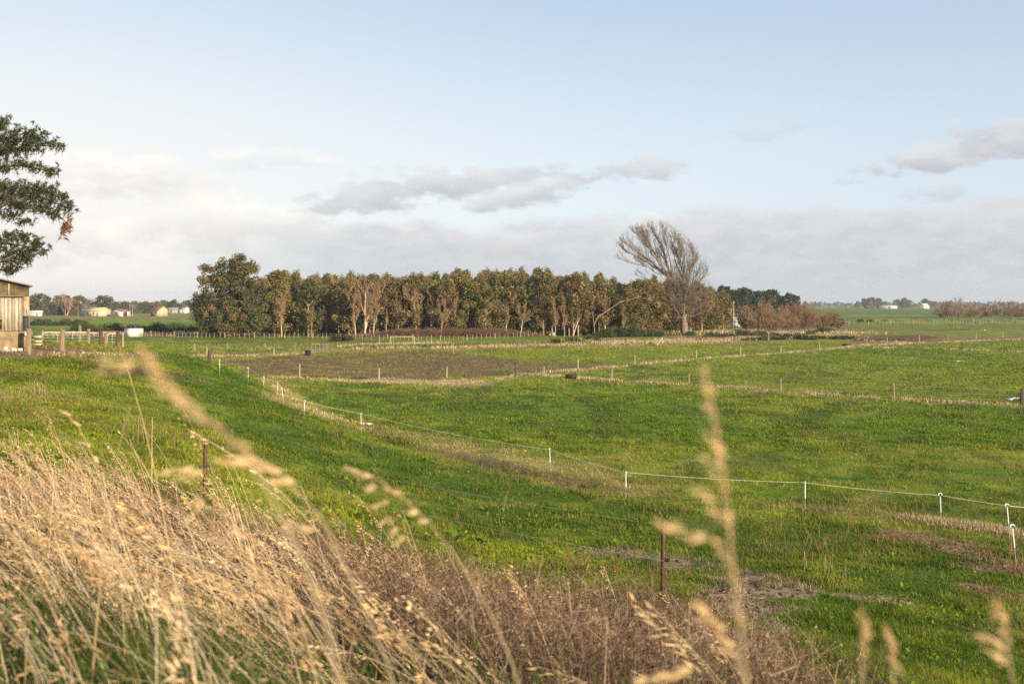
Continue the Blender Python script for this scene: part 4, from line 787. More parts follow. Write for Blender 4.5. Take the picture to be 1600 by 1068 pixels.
def fence(label, posts, wires=3, name='wire_fence', group=None, wire_r=0.004, wcol=(0.35, 0.33, 0.30), rail=None):
    """posts: (x, y, z, height, kind, thickness)"""
    o = thing(name, label, 'fence', posts[0][:3], 0, group); b = np.array(posts[0][:3]); r_ = np.random.default_rng(fence_n[0]); fence_n[0] += 1
    tops = []
    for i, (x, y, z, h, kd, th) in enumerate(posts):
        q = link('post', pm[kd][i % 3], o, tuple(np.array((x, y, z)) - b), r_.uniform(0, 6)); q.scale = (th, th, h); q.rotation_euler[0] = r_.normal(0, 0.03); q.rotation_euler[1] = r_.normal(0, 0.03); tops.append((np.array((x, y, z)) - b, h))
    for w in range(wires):
        m = MB(); f = 0.93 - w * 0.62 / max(1, wires - 1) if wires > 1 else 0.9
        for (p, h), (q, h2) in zip(tops[:-1], tops[1:]):
            a = p + (0, 0, h * f); c_ = q + (0, 0, h2 * f); d = np.linalg.norm(c_ - a); t = np.linspace(0, 1, 5)[:, None]
            m.path(a * (1 - t) + c_ * t - np.array([[0, 0, 1]]) * (4 * t * (1 - t)) * d * 0.006, np.full(5, wire_r), 4, np.array(wcol))
        m.obj('wire', METAL, o)
    return o
def pp(px, py, ptop, kind='grey', th=1.0):
    x, y, z = at(px, py); return (x, y, z, hpx(py - ptop, y), kind, th)
fence('field fence along the near edge of the brown paddock', [pp(327, 566, 548, 'dark', 1.4), pp(468, 590, 568, 'pale'), pp(592, 594, 575, 'pale', 1.3), pp(698, 590, 572, 'pale'), pp(806, 584, 567, 'dark', 1.3)], 3)
fence('field fence from the brown paddock corner back across the olive field', [pp(850, 583, 572, 'pale'), pp(903, 577, 560, 'pale', 1.1), pp(992, 569, 554, 'pale'), pp(1088, 560, 546, 'pale'), pp(1157, 554, 541, 'pale'), pp(1220, 551, 540, 'pale', 1.1), pp(1280, 546, 533, 'grey', 1.2), pp(1337, 541, 529, 'dark', 2.0)], 3)
fence('field fence running right across the mid field to a post by white sheeting', [pp(806.5, 586, 571, 'dark', 1.0), pp(955, 594, 574, 'grey', 1.2), pp(1076, 601, 583, 'grey'), pp(1220, 612, 591, 'grey'), pp(1397, 623, 598, 'grey', 0.9), pp(1597, 634, 608, 'dark', 1.5)], 3)
fence('distant fence curving past the muddy hollow on the right', [pp(1337, 542, 533, 'grey', 0.8), pp(1386, 536, 526, 'pale'), pp(1436, 534, 523, 'pale'), pp(1481, 532, 522, 'grey'), pp(1525, 530, 520, 'pale'), pp(1567, 527, 517, 'pale'), pp(1620, 526, 516, 'pale')], 2)
fence('short fence along the pale grass line on the right', [pp(1338, 543, 531, 'dark', 0.9), pp(1396, 543, 532, 'grey'), pp(1503, 547, 534, 'dark', 1.2), pp(1640, 552, 540, 'grey')], 2)
fence('fence at the foot of the rough bank below the gorse', [pp(614, 546, 526, 'grey', 0.9), pp(708, 553, 535, 'grey'), pp(791, 545, 535, 'grey'), pp(877, 541, 529, 'grey'), pp(929, 542, 529, 'dark', 0.8), pp(978, 540, 528, 'dark', 0.8), pp(1035, 536, 526, 'pale', 1.1), pp(1064, 531, 521, 'pale'), pp(1201, 532, 521, 'pale'), pp(1222, 515, 507, 'pale'), pp(1310, 530, 519, 'grey')], 2)
m = MB(); p = at(1035, 537); q = at(1026, 540); m.segs([(0, 0, 0.9)], [(q[0] - p[0], q[1] - p[1] - 0.5, 0.1)], 0.09, 0.09, 6, PALEW * 1.3); tag(m.obj('fence_stay', WOOD, None, p), 'pale diagonal stay leaning on the fence post below the lone tree', 'stay')
fence('fence along the green strip left of the brown paddock', [pp(210, 544, 532, 'dark', 0.8), pp(260, 549, 534, 'dark', 1.0), pp(304, 547, 537, 'pale'), pp(323, 556, 541, 'pale', 1.2), pp(378, 556, 544, 'dark', 0.8), pp(428, 555, 543, 'pale', 1.2), pp(461, 549, 539, 'grey'), pp(472, 553, 542, 'dark', 0.9)], 2)
fence('far post row along the green strip beyond the yard fence', [pp(305, 547, 536, 'grey', .8), pp(355, 545, 535, 'grey', .8), pp(415, 544, 536, 'pale', .8), pp(462, 542, 534, 'grey', .8)], 1)
def battens(label, pts, n, hp, seed, kind='batten', group='picket-like batten fences'):
    r_ = np.random.default_rng(seed); xs = np.array([p[0] for p in pts]); t = np.linspace(0, 1, n); px = np.interp(t, np.linspace(0, 1, len(pts)), xs); py = np.interp(px, xs, [p[1] for p in pts])
    ps = []
    for i in range(n):
        x, y, z = at(px[i] + r_.normal(0, 0.5), py[i]); big = i % 6 == 0
        ps.append((x, y, z, hpx(hp, y) * r_.uniform(0.85, 1.05) * (1.15 if big else 1), kind if not big else 'pale', 1.3 if big else 1.0))
    fence(label, ps, 3, 'batten_fence', group, 0.006)
battens('long batten fence in front of the large leafy tree', [(236, 526), (330, 527.5), (450, 528), (562, 529)], 47, 8, 1)
battens('batten fence in front of the bramble at the foot of the wood', [(566, 530), (640, 532), (720, 532), (800, 527), (868, 524)], 46, 8, 2)
battens('short batten fence right of the gorse patch under the wood', [(1007, 519), (1041, 518)], 10, 7, 3)
battens('long batten fence across the right field in front of the willow clumps', [(1262, 507.5), (1330, 508), (1440, 507), (1540, 505.5), (1640, 503)], 78, 7.5, 4)
battens('batten fence seen through the yard gates beyond the yard', [(66, 527), (150, 526.5), (228, 526)], 22, 8, 5)
# timber strainer frame at the right of the bramble fence
o = thing('fence_strainer', 'timber strainer assembly with two posts and a top rail before the bramble', 'fence', at(610, 537)); k = hpx(1, at(610, 537)[1])
for dx in (0, 37): link('post', pm['pale'][0], o, (dx * k, 0, 0)).scale = (1.6, 1.6, 12 * k)
m = MB(); m.segs([(0, 0, 11 * k)], [(37 * k, 0, 11 * k)], 0.07, 0.07, 6, PALEW); m.obj('rail', WOOD, o); m = MB(); m.segs([(37 * k, 0, 11 * k)], [(43 * k, 0, 5 * k)], 0.05, 0.05, 6, PALEW); m.obj('brace', WOOD, o)
for px, py, t, kd, lab in ((674, 537, 524, 'pale', 'pale thin post standing alone before the bramble'), (593, 537, 526, 'pale', 'pale post standing left of the timber strainer')):
    x, y, z = at(px, py); tag(link('fence_post', pm[kd][1], None, (x, y, z), 0, (1, 1, hpx(py - t, y))), lab, 'post')

# galvanised gates
def gate(label, x0, y0, z0, x1, y1, z1, h, bars, uprights, r=0.022, col=(0.62, 0.58, 0.52), mesh_=False):
    o = thing('farm_gate', label, 'gate', (x0, y0, z0)); d = np.array((x1 - x0, y1 - y0, z1 - z0)); c_ = np.array(col)
    a, u = np.zeros(3), np.array((0, 0, 1.0)); lo = 0.12
    m = MB(); cr = 0.12
    fr = [a + u * (lo + cr), a + u * (h - cr), a + u * h + d * cr / np.linalg.norm(d), a + d * (1 - cr / np.linalg.norm(d)) + u * h, a + d + u * (h - cr), a + d + u * (lo + cr), a + d * (1 - cr / np.linalg.norm(d)) + u * lo, a + d * cr / np.linalg.norm(d) + u * lo, a + u * (lo + cr)]
    m.path(np.array(fr), np.full(9, r), 6, c_); m.obj('frame', METAL, o)
    for i in range(uprights):
        f = (i + 1) / (uprights + 1); m = MB(); m.segs([d * f + u * lo], [d * f + u * h], r * 0.85, r * 0.85, 6, c_); m.obj('upright', METAL, o)
    for i in range(bars):
        f = lo + (h - lo) * (i + 1) / (bars + 1); m = MB(); m.segs([u * f], [d + u * f], 0.007 if mesh_ else r * 0.6, 0.007 if mesh_ else r * 0.6, 5, c_ * 0.8); m.obj('bar', METAL, o)
def yard(px, py, D): x = (px - 800) * D / F; return (x, D, HC - (py - HZ) * D / F)
g0, g1 = yard(66.5, 544, 78), yard(137, 544, 78)
gate('wide galvanised farm gate in the yard between round posts right of the shed', *g0, *g1, hpx(25, 78), 4, 2, 0.028, mesh_=True)
g0, g1 = yard(139, 542.5, 79), yard(155, 542.5, 79); gate('narrow galvanised gate leaf right of the wide yard gate', *g0, *g1, hpx(23, 79), 3, 1, 0.026, mesh_=True)
g0, g1 = yard(168, 541, 80), yard(182.5, 541, 80); gate('small galvanised gate at the right end of the yard', *g0, *g1, hpx(20, 80), 3, 1, 0.024, mesh_=True)
g0, g1 = at(487, 552), at(517, 551); gate('galvanised mesh gate at the far corner of the brown paddock', *g0, *g1, hpx(14, g0[1]), 3, 4, 0.035, (0.45, 0.44, 0.41), True)
for px, py, t, kd, th, D, lab in ((45, 557, 512, 'grey', 1.9, 61, 'stout round post against the corner of the weathered shed'), (97, 556, 514, 'grey', 2.0, 66, 'thickest yard post in front of the wide gate'), (125, 544, 508, 'grey', 1.5, 80, 'tall yard post behind the wide gate'), (138.5, 549, 513, 'grey', 1.5, 76, 'round yard post where the two yard gates meet'),
                              (66, 546, 515, 'grey', 1.2, 79, 'slim yard post at the hinge of the wide gate'), (157, 545, 516, 'dark', 1.8, 78, 'dark yard post right of the narrow gate leaf'), (165, 549, 521, 'grey', 1.6, 74, 'shorter yard post with a pale cap left of the small gate'), (184, 547, 517, 'dark', 1.9, 78, 'double-width dark post at the right end of the yard'), (192, 545, 519, 'pale', 0.9, 82, 'thin pale post outside the right end of the yard'),
                              (111, 538, 516, 'dark', 0.7, 90, 'thin dark post seen through the wide gate')):
    x, y, _ = yard(px, py, D); z = min(HC - (py - HZ) * D / F, float(ground_z(x, y)) + 0.05); tag(link('yard_post', pm[kd][px % 3 if isinstance(px, int) else 0], None, (x, y, z), 0, (th, th, HC - (t - HZ) * D / F - z)), lab, 'post', 'round posts of the yard')
# pale board panel by the shed
o = thing('stock_rail', 'pale low board panel between the shed corner and the gate', 'fence', yard(50, 542, 72)); k = hpx(1, 72)
for i, zz in enumerate((4, 9, 16)): m = MB(); m.box(7.5 * k, 0, zz * k, 15 * k, 0.05, 3.2 * k, np.array((0.52, 0.44, 0.28))); m.obj('board', WOOD, o)
for dx in (0.5, 14.5): link('post', pm['grey'][0], o, (dx * k, 0.1, -0.2)).scale = (0.9, 0.9, 20 * k)
# white tank and tripod beyond the yard
p = at(194, 526); k = hpx(1, p[1]); o = thing('water_tank', 'white rectangular tank standing beyond the yard gates', 'tank', p, R(-40))
m = MB(); m.box(8.5 * k, 11.5 * k, 6.1 * k, 17 * k, 23 * k, 12.2 * k, WHITE * 0.95); m.obj('tank_body', PAINT, o); m = MB(); m.box(8.5 * k, 11.5 * k, 12.4 * k, 17.5 * k, 23.5 * k, 0.12, WHITE); m.obj('rim', PAINT, o)
p = at(208, 522); k = hpx(1, p[1]); o = thing('tripod_frame', 'thin pale tripod frame standing behind the white tank', 'tripod', p)
for a in (-7, 7, 0): m = MB(); m.segs([(a * k, 1.5 if a == 0 else 0, 0)], [(0, 0.3, 25 * k)], 0.05, 0.04, 5, np.array((0.6, 0.58, 0.52))); m.obj('leg', METAL, o)
# black tub, white box
p = at(481, 555); k = hpx(1, p[1]); o = thing('trough', 'black tub trough beside the galvanised gate', 'trough', p)
m = MB(); m.segs([(0, 0, 0), (0, 0, 0.3 * 8 * k)], [(0, 0, 2.4 * k), (0, 0, 7.6 * k)], [4.6 * k, 4.8 * k], [4.8 * k, 5.2 * k], 20, np.array((0.02, 0.02, 0.024))); m.obj('tub', PLASTIC, o); m = MB(); m.segs([(0, 0, 6.8 * k)], [(0, 0, 7.7 * k)], 5.6 * k, 5.6 * k, 20, np.array((0.03, 0.03, 0.035))); m.obj('rim', PLASTIC, o)
p = at(866, 525); k = hpx(1, p[1]); o = thing('white_box', 'small white box standing by the batten fence before the wood', 'box', p); m = MB(); m.box(0, 0, 3 * k, 4.2 * k, 0.5, 6 * k, WHITE); m.obj('box_body', PAINT, o); m = MB(); m.box(0, 0, 6.1 * k, 4.6 * k, 0.6, 0.06, WHITE * 0.9); m.obj('lid', PAINT, o)
# dark troughs / logs by strainer posts
for px, py, w, lab in ((893, 591, 16, 'dark low trough in the dip of the pale grass fence line'), (1325, 541, 15, 'dark low trough beside the dark strainer post')):
    p = at(px, py); k = hpx(1, p[1]); o = thing('trough', lab, 'trough', p); m = MB()
    for dy, dx, lx, ly in ((-0.35, 0, w * k, 0.08), (0.35, 0, w * k, 0.08), (0, -w * k / 2, 0.08, 0.62), (0, w * k / 2, 0.08, 0.62)): m.box(dx, dy, 0.16, lx, ly, 0.4, np.array((0.035, 0.032, 0.03)))
    m.obj('wall', CONC, o); m = MB(); m.box(0, 0, 0.05, w * k, 0.6, 0.1, np.array((0.02, 0.02, 0.02))); m.obj('bottom', CONC, o)
# white plastic pieces lying in the grass
def sheet(label, px, py, w, d, h, seed):
    p = at(px, py); rs = np.random.default_rng(seed); n = 7; u, v = np.meshgrid(np.linspace(-1, 1, n), np.linspace(-1, 1, n)); ed = 1 + 0.25 * rs.normal(size=u.shape) * (np.maximum(abs(u), abs(v)) > 0.9)
    Z = 0.04 + h * rs.uniform(0, 1, u.shape) * (1 - 0.5 * (u * u)); P_ = np.stack([u * w / 2 * ed, v * d / 2 * ed, Z], 2).reshape(-1, 3); Q = P_ - (0, 0, 0.025); m = MB()
    i = (np.arange(n - 1)[:, None] * n + np.arange(n - 1)).ravel(); f = np.stack([i, i + 1, i + n + 1, i + n], 1); m.add(np.concatenate([P_, Q]), np.concatenate([f, f[:, ::-1] + n * n]), np.array((0.8, 0.8, 0.78)))
    tag(m.obj('plastic_sheet', PLASTIC, None, p), label, 'litter')
sheet('white plastic strip lying in the grass below the rope fence', 572, 664, 0.62, 0.5, 0.10, 1)
sheet('pale crumpled sheeting beside the dark fence post at the right edge', 1588, 625, 1.1, 0.9, 0.18, 2)
sheet('tiny white scrap lying out in the right-hand green field', 1500, 565, 0.9, 0.9, 0.10, 3)
sheet('tiny white scrap by the far right muddy field', 1536, 516, 1.4, 1.4, 0.15, 4)

# ------------------------------------------------------------------ electric rope fence
WHT = np.array((0.82, 0.82, 0.80))
def stake_mesh():
    m = MB(); m.segs([(0, 0, -0.1)], [(0, 0, 0.42)], 0.006, 0.006, 6, np.array((0.45, 0.43, 0.4))); m.segs([(0, 0, 0.42)], [(0, 0, 0.86)], 0.013, 0.013, 8, WHT)
    t = np.linspace(0, 1.75 * np.pi, 9); m.path(np.stack([0.05 * np.sin(t), 0 * t, 0.91 - 0.05 * np.cos(t)], 1), np.full(9, 0.012), 6, WHT); return m.mesh('stake', PLASTIC)
def rope_fence():
    sm = stake_mesh(); tops = [(343, 562), (388, 575), (412, 588), (434, 597), (444, 607), (475, 626), (565, 646), (860, 702), (978, 737), (1258, 753), (1471, 773), (1578, 789), (1588, 822)]
    o = thing('rope_fence', 'white electric rope on pigtail stakes crossing the grass to the right', 'fence', (0, 0, 0)); pts = []
    for i, (px, py) in enumerate(tops):
        # distance where a stake of 0.92 m reaches this pixel
        X = (px - 800) * _Ds / F; Zr = HC - (py - HZ) * _Ds / F; k = np.argmax(Zr < ground_z(X, _Ds) + 0.92); x, y = X[k], _Ds[k]; z = float(ground_z(x, y))
        s = link('stake', sm, o, (x, y, z), rs.uniform(0, 6)); s.rotation_euler[1] = rs.normal(0, 0.05) + (0.12 if px in (1471, 444) else 0); pts.append(np.array((x, y, z + 0.9)))
    m = MB()
    for a, b in zip(pts[:-2], pts[1:-1]):
        t = np.linspace(0, 1, 9)[:, None]; d = np.linalg.norm(b - a); m.path(a * (1 - t) + b * t - np.array([[0, 0, 1]]) * 4 * t * (1 - t) * d * 0.008, np.full(9, 0.0045), 5, np.array((0.46, 0.51, 0.49)))
    b = pts[-2]; e = b + (3, -1, -0.2); m.path(np.array([b, e]), np.full(2, 0.009), 5, np.array((0.46, 0.51, 0.49))); m.obj('rope', PLASTIC, o)
rope_fence()
# ------------------------------------------------------------------ rusty post wire fence on the near bank
def waratah(h):
    m = MB(); w = 0.032; c_ = np.array((0.13, 0.06, 0.04))
    m.box(0, 0, h / 2 - 0.3, 0.008, 2 * w, h + 0.6, c_); m.box(w * 0.75 + 0.002, 0, h / 2 - 0.3, w * 1.5 - 0.006, 0.008, h + 0.59, c_); m.box(0.005, 0, h - 0.012, 0.02, 2 * w + 0.004, 0.03, c_ * 0.7); return m
def rusty_fence():
    pa, pb = at(318, 783), at(1034, 955); o = thing('rusty_post_fence', 'two rusty steel posts with plain wire on the near bank', 'fence', pb); b = np.array(pb); ends = []
    for p, top in ((pa, 684), (pb, 810)):
        h = hpx(1, p[1]) * 1.0 * (HZ - top) + HC - p[2]; q = waratah(h).obj('post', RUST, o, tuple(np.array(p) - b)); q.rotation_euler = (0, 0.03, 0.9); ends.append((np.array(p) - b, h))
        m = MB(); zi = h * 0.55; m.segs([(0.02, -0.02, zi)], [(0.09, -0.06, zi)], 0.026, 0.026, 8, np.array((0.015, 0.015, 0.017))); m.segs([(0.05, -0.04, zi - 0.03)], [(0.05, -0.04, zi + 0.03)], 0.018, 0.018, 8, np.array((0.015, 0.015, 0.017))); m.obj('insulator', PLASTIC, q)
    far_l = np.array(spot(-300, 30)) - b; nxt = np.array((3.2, 9.0, 3.1)) - b
    for f in (0.93, 0.55):
        m = MB(); P_ = [far_l + (0, 0, 1.2 * f), ends[0][0] + (0, 0, ends[0][1] * f), ends[1][0] + (0, 0, ends[1][1] * f), nxt + (0, 0, 1.0 * f - 0.5)]
        for a, c_ in zip(P_[:-1], P_[1:]):
            t = np.linspace(0, 1, 9)[:, None]; m.path(a * (1 - t) + c_ * t - np.array([[0, 0, 1]]) * 4 * t * (1 - t) * 0.06, np.full(9, 0.0014), 5, np.array((0.16, 0.18, 0.17)))
        m.obj('wire', METAL, o)
rusty_fence()

# ------------------------------------------------------------------ the pine at the left edge
def pine():
    D = 70.0; k = hpx(1, D); tx = (-115 - 800) * k; tz = float(ground_z(tx, D)); rs = np.random.default_rng(14)
    o = thing('pine_tree', 'dark pine whose long boughs reach into the frame above the shed', 'tree', (tx, D, tz)); b = np.array((tx, D, tz))
    def W_(px, py, dy=0.0): return np.array(((px - 800) * k, D + dy, HC - (py - HZ) * k)) - b
    t = MB(); H = 20.5; t.path(np.array([(0, 0, -0.4), (0.1, 0, 4), (0, 0.1, 9), (0.15, 0, 14), (0.1, 0, H)]), np.array([0.55, 0.45, 0.36, 0.24, 0.05]), 10, np.array((0.15, 0.10, 0.075)))
    cl = [(5, 190, 12, 9), (-25, 205, 30, 20), (10, 215, 26, 16), (40, 212, 26, 14), (66, 216, 22, 11), (84, 226, 14, 8), (20, 235, 24, 12), (50, 232, 18, 8), (-10, 245, 26, 16), (36, 256, 18, 7), (62, 262, 20, 8), (82, 268, 12, 6), (8, 262, 14, 7),
          (0, 290, 22, 14), (20, 300, 26, 15), (45, 298, 24, 15), (72, 300, 22, 14), (92, 312, 18, 13), (108, 326, 10, 9), (30, 320, 26, 12), (62, 322, 22, 11), (85, 335, 12, 7), (10, 335, 20, 9), (38, 345, 14, 7), (-15, 310, 24, 18),
          (10, 372, 18, 9), (38, 371, 20, 9), (55, 378, 12, 7), (62, 388, 15, 9), (40, 394, 20, 10), (15, 396, 18, 12), (22, 412, 18, 10), (40, 404, 12, 9), (14, 424, 10, 7), (-15, 385, 24, 18)]
    for z, a0 in ((16, 2.0), (14, 3.4), (12, 2.6), (10, 4.2), (15, 5.0), (17.5, 0.5), (18.5, 4), (19.3, 1.5), (12.5, 5.2), (9.5, 1.4), (11, 3.2)):   # boughs on the sides out of frame
        L = rs.uniform(3, 5.5) * (1 if z < 17 else 0.6)
        for q in (0.4, 0.7, 1.0):
            p = np.array((math.cos(a0) * L * q, math.sin(a0) * L * q, z + 0.5 * q)) + b; cl.append((800 + p[0] / k, HZ - (p[2] - HC) / k, 26, 15, p[1] - D))
        t.path(np.array([(0, 0, z - 0.4), (math.cos(a0) * L * 0.5, math.sin(a0) * L * 0.5, z), (math.cos(a0) * L, math.sin(a0) * L, z + 0.6)]), np.array([0.14, 0.09, 0.03]), 6, np.array((0.17, 0.115, 0.085)))
    limbs = [[(-113, 260), (-60, 245), (-10, 238), (40, 228), (80, 228)], [(-113, 320), (-50, 312), (0, 306), (15, 303), (60, 308), (104, 324)], [(-113, 265), (-40, 262), (30, 258), (80, 268)], [(-112, 400), (-50, 384), (10, 380), (60, 388)], [(-112, 400), (-30, 395), (20, 410), (16, 425)], [(-113, 230), (-50, 210), (5, 192)], [(0, 306), (40, 322), (85, 335), (102, 345)], [(-113, 215), (-40, 180), (-3, 160)]]
    for L in limbs:
        pts = np.array([W_(px, py, rs.normal(0, 0.3) * (i > 0)) for i, (px, py) in enumerate(L)]); pts[0] = (0.05, 0, pts[0][2])
        t.path(pts, np.linspace(0.16, 0.03, len(pts)), 6, np.array((0.17, 0.115, 0.085)))
    t.obj('trunk', BARK, o)
    nb = MB(); tw = MB(); dd = MB()
    def tufts(m, cen, n, nl, pal):
        for c_ in cen:
            ax = unit(rs.normal(size=3) + (0.5, 0, 0.7)); tw.segs([c_ - ax * 0.32 - (0.05, 0, 0.12)], [c_], 0.016, 0.010, 3, np.array((0.14, 0.10, 0.07)))
            d = rs.normal(size=(n, 3)) * 0.75 + ax; d /= np.linalg.norm(d, axis=1, keepdims=True); s = np.cross(d, rs.normal(size=(n, 3))); s /= np.linalg.norm(s, axis=1, keepdims=True)
            L = nl * rs.uniform(0.7, 1.2, (n, 1)); base = c_ - ax * rs.uniform(0, 0.22, (n, 1))
            P_ = np.stack([base, base + d * L], 1); m.ribbons(P_, s, np.tile([[0.020, 0.006]], (n, 1)), np.array(pal)[rs.integers(len(pal))] * rs.uniform(0.7, 1.3, (n, 1)))
    for e in cl:
        px, py, wx, wy = e[:4]; dy0 = e[4] if len(e) > 4 else 0; n = int(7 + wx * wy * 0.19)
        q = rs.normal(size=(n, 3)) * 0.55; q = np.clip(q, -1, 1); c_ = np.array([W_(px + a * wx, py - c__ * wy - abs(a) * 1.5, dy0 + bq * wx * k) for a, bq, c__ in q])
        tufts(nb, c_, 16, 0.24, [(0.045, 0.065, 0.020), (0.06, 0.08, 0.024), (0.085, 0.095, 0.03), (0.035, 0.05, 0.018)])
    q = rs.normal(size=(34, 3)) * 0.5; tufts(dd, np.array([W_(104 - 5 * c__ + a * 8, 355 + c__ * 14, bq * 0.4) for a, bq, c__ in q]), 16, 0.26, [(0.30, 0.13, 0.06), (0.24, 0.11, 0.06)])
    nb.obj('crown', LEAF, o); tw.obj('twigs', TWIG, o); x = dd.obj('dead_branch', LEAF, o); x['label'] = 'bough tip of dead rust-brown needles'
pine()

# ------------------------------------------------------------------ grass of the fields: one sheet of blades
def view_points(n, d0, d1, rs, spread=0.56):
    Y = 1 / rs.uniform(1 / d1, 1 / d0, n); X = Y * rs.uniform(-spread, spread, n); return X, Y
VERGE = [(-16, 1), (-13, 22), (-9.5, 19.5), (-6.8, 18), (-4.2, 16), (-2, 14), (0, 13.6), (1.9, 15.2), (3.0, 14), (2.8, 9), (2.3, 6), (1.5, 4), (0.6, 2.2), (0.3, 1.0), (-1, 0.8), (-6, 0.8)]
def blades(mb, X, Y, hmul, per, rs, colmul=1.0, wk=1.0, colour=None):
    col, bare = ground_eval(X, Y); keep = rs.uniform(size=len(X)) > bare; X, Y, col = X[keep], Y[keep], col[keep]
    n1 = fbm(X / 1.1, Y / 1.1, 91, 3); D = np.hypot(X, Y); Z = ground_z(X, Y)
    h0 = hmul * (0.03 + 0.085 * sstep(n1, 0.35, 0.75)) * (1 + D / 110)
    for _ in range(per):
        n = len(X); a = rs.uniform(0, 6.28, n); sp = 0.03 + D * 0.0012
        bx, by = X + rs.normal(0, 1, n) * sp, Y + rs.normal(0, 1, n) * sp
        h = h0 * rs.uniform(0.5, 1.3, n); ln = rs.uniform(0.3, 1.5, n) * h; w = (0.0025 + D * 0.00030) * wk * rs.uniform(0.7, 1.4, n)
        b = np.stack([bx, by, Z - 0.01], 1); tip = np.stack([bx + np.cos(a) * ln, by + np.sin(a) * ln, Z + h], 1)
        sd = np.stack([-np.sin(a), np.cos(a), 0 * a], 1) * w[:, None]
        v = np.stack([b - sd, b + sd, tip], 1).reshape(-1, 3)
        c_ = (colour if colour is not None else col * 1.4) * colmul * rs.uniform(0.5, 1.55, (n, 1)); dry = rs.uniform(size=n) < 0.13; c_[dry] = np.array((0.28, 0.22, 0.09)) * rs.uniform(0.7, 1.2, (dry.sum(), 1))
        mb.add(v, np.arange(3 * n).reshape(n, 3), np.repeat(c_, 3, 0))
def field_grass():
    mb = MB(); r_ = np.random.default_rng(77)
    X, Y = view_points(130000, 12, 60, r_); k = sdf(X, Y, VERGE) > -0.2; blades(mb, X[k], Y[k], 1.0, 5, r_)
    X, Y = view_points(100000, 50, 190, r_); blades(mb, X, Y, 0.9, 3, r_, 1.0, 1.2)
    # broad-leaved herbs on the slope and thin dead stems out in the pasture
    X, Y = view_points(70000, 12, 75, r_); w = sstep(fbm(X / 1.6, Y / 1.6, 201, 3), 0.50, 0.64) * np.where(X / Y < 0.12, 1.0, 0.35) * np.where(Y < 34, 1.0, 0.35); _, br = ground_eval(X, Y); k = (r_.uniform(size=len(X)) < w * (1 - np.clip(br, 0, 1)) * 0.6) & (sdf(X, Y, VERGE) > 0); X, Y = X[k], Y[k]; n = len(X)
    leaves(mb, np.stack([X, Y, ground_z(X, Y) + r_.uniform(0.03, 0.12, n)], 1), 0.075, np.array([(0.15, 0.22, 0.014), (0.11, 0.18, 0.011), (0.20, 0.24, 0.02)])[r_.integers(0, 3, n)] * r_.uniform(0.6, 1.2, (n, 1)), r_, -0.6, 0.75)
    X, Y = view_points(9000, 22, 110, r_); k = (fbm(X / 5, Y / 5, 203, 3) > 0.53) & (sdf(X, Y, VERGE) > 1); X, Y = X[k], Y[k]; n = len(X); b0 = np.stack([X, Y, ground_z(X, Y) - 0.02], 1); d = r_.normal(size=(n, 3)) * (0.3, 0.3, 0) + (0, 0, 1); d *= r_.uniform(0.12, 0.45, (n, 1))
    D = np.hypot(X, Y); mb.segs(b0, b0 + d, 0.002 + D * 0.00018, 0.002 + D * 0.0001, 3, np.array((0.27, 0.18, 0.09)) * r_.uniform(0.6, 1.3, (n, 1)))
    return mb
tag(field_grass().obj('field_grass', GRASS), 'short green pasture grass over the mound and fields', 'grass', None, 'stuff')
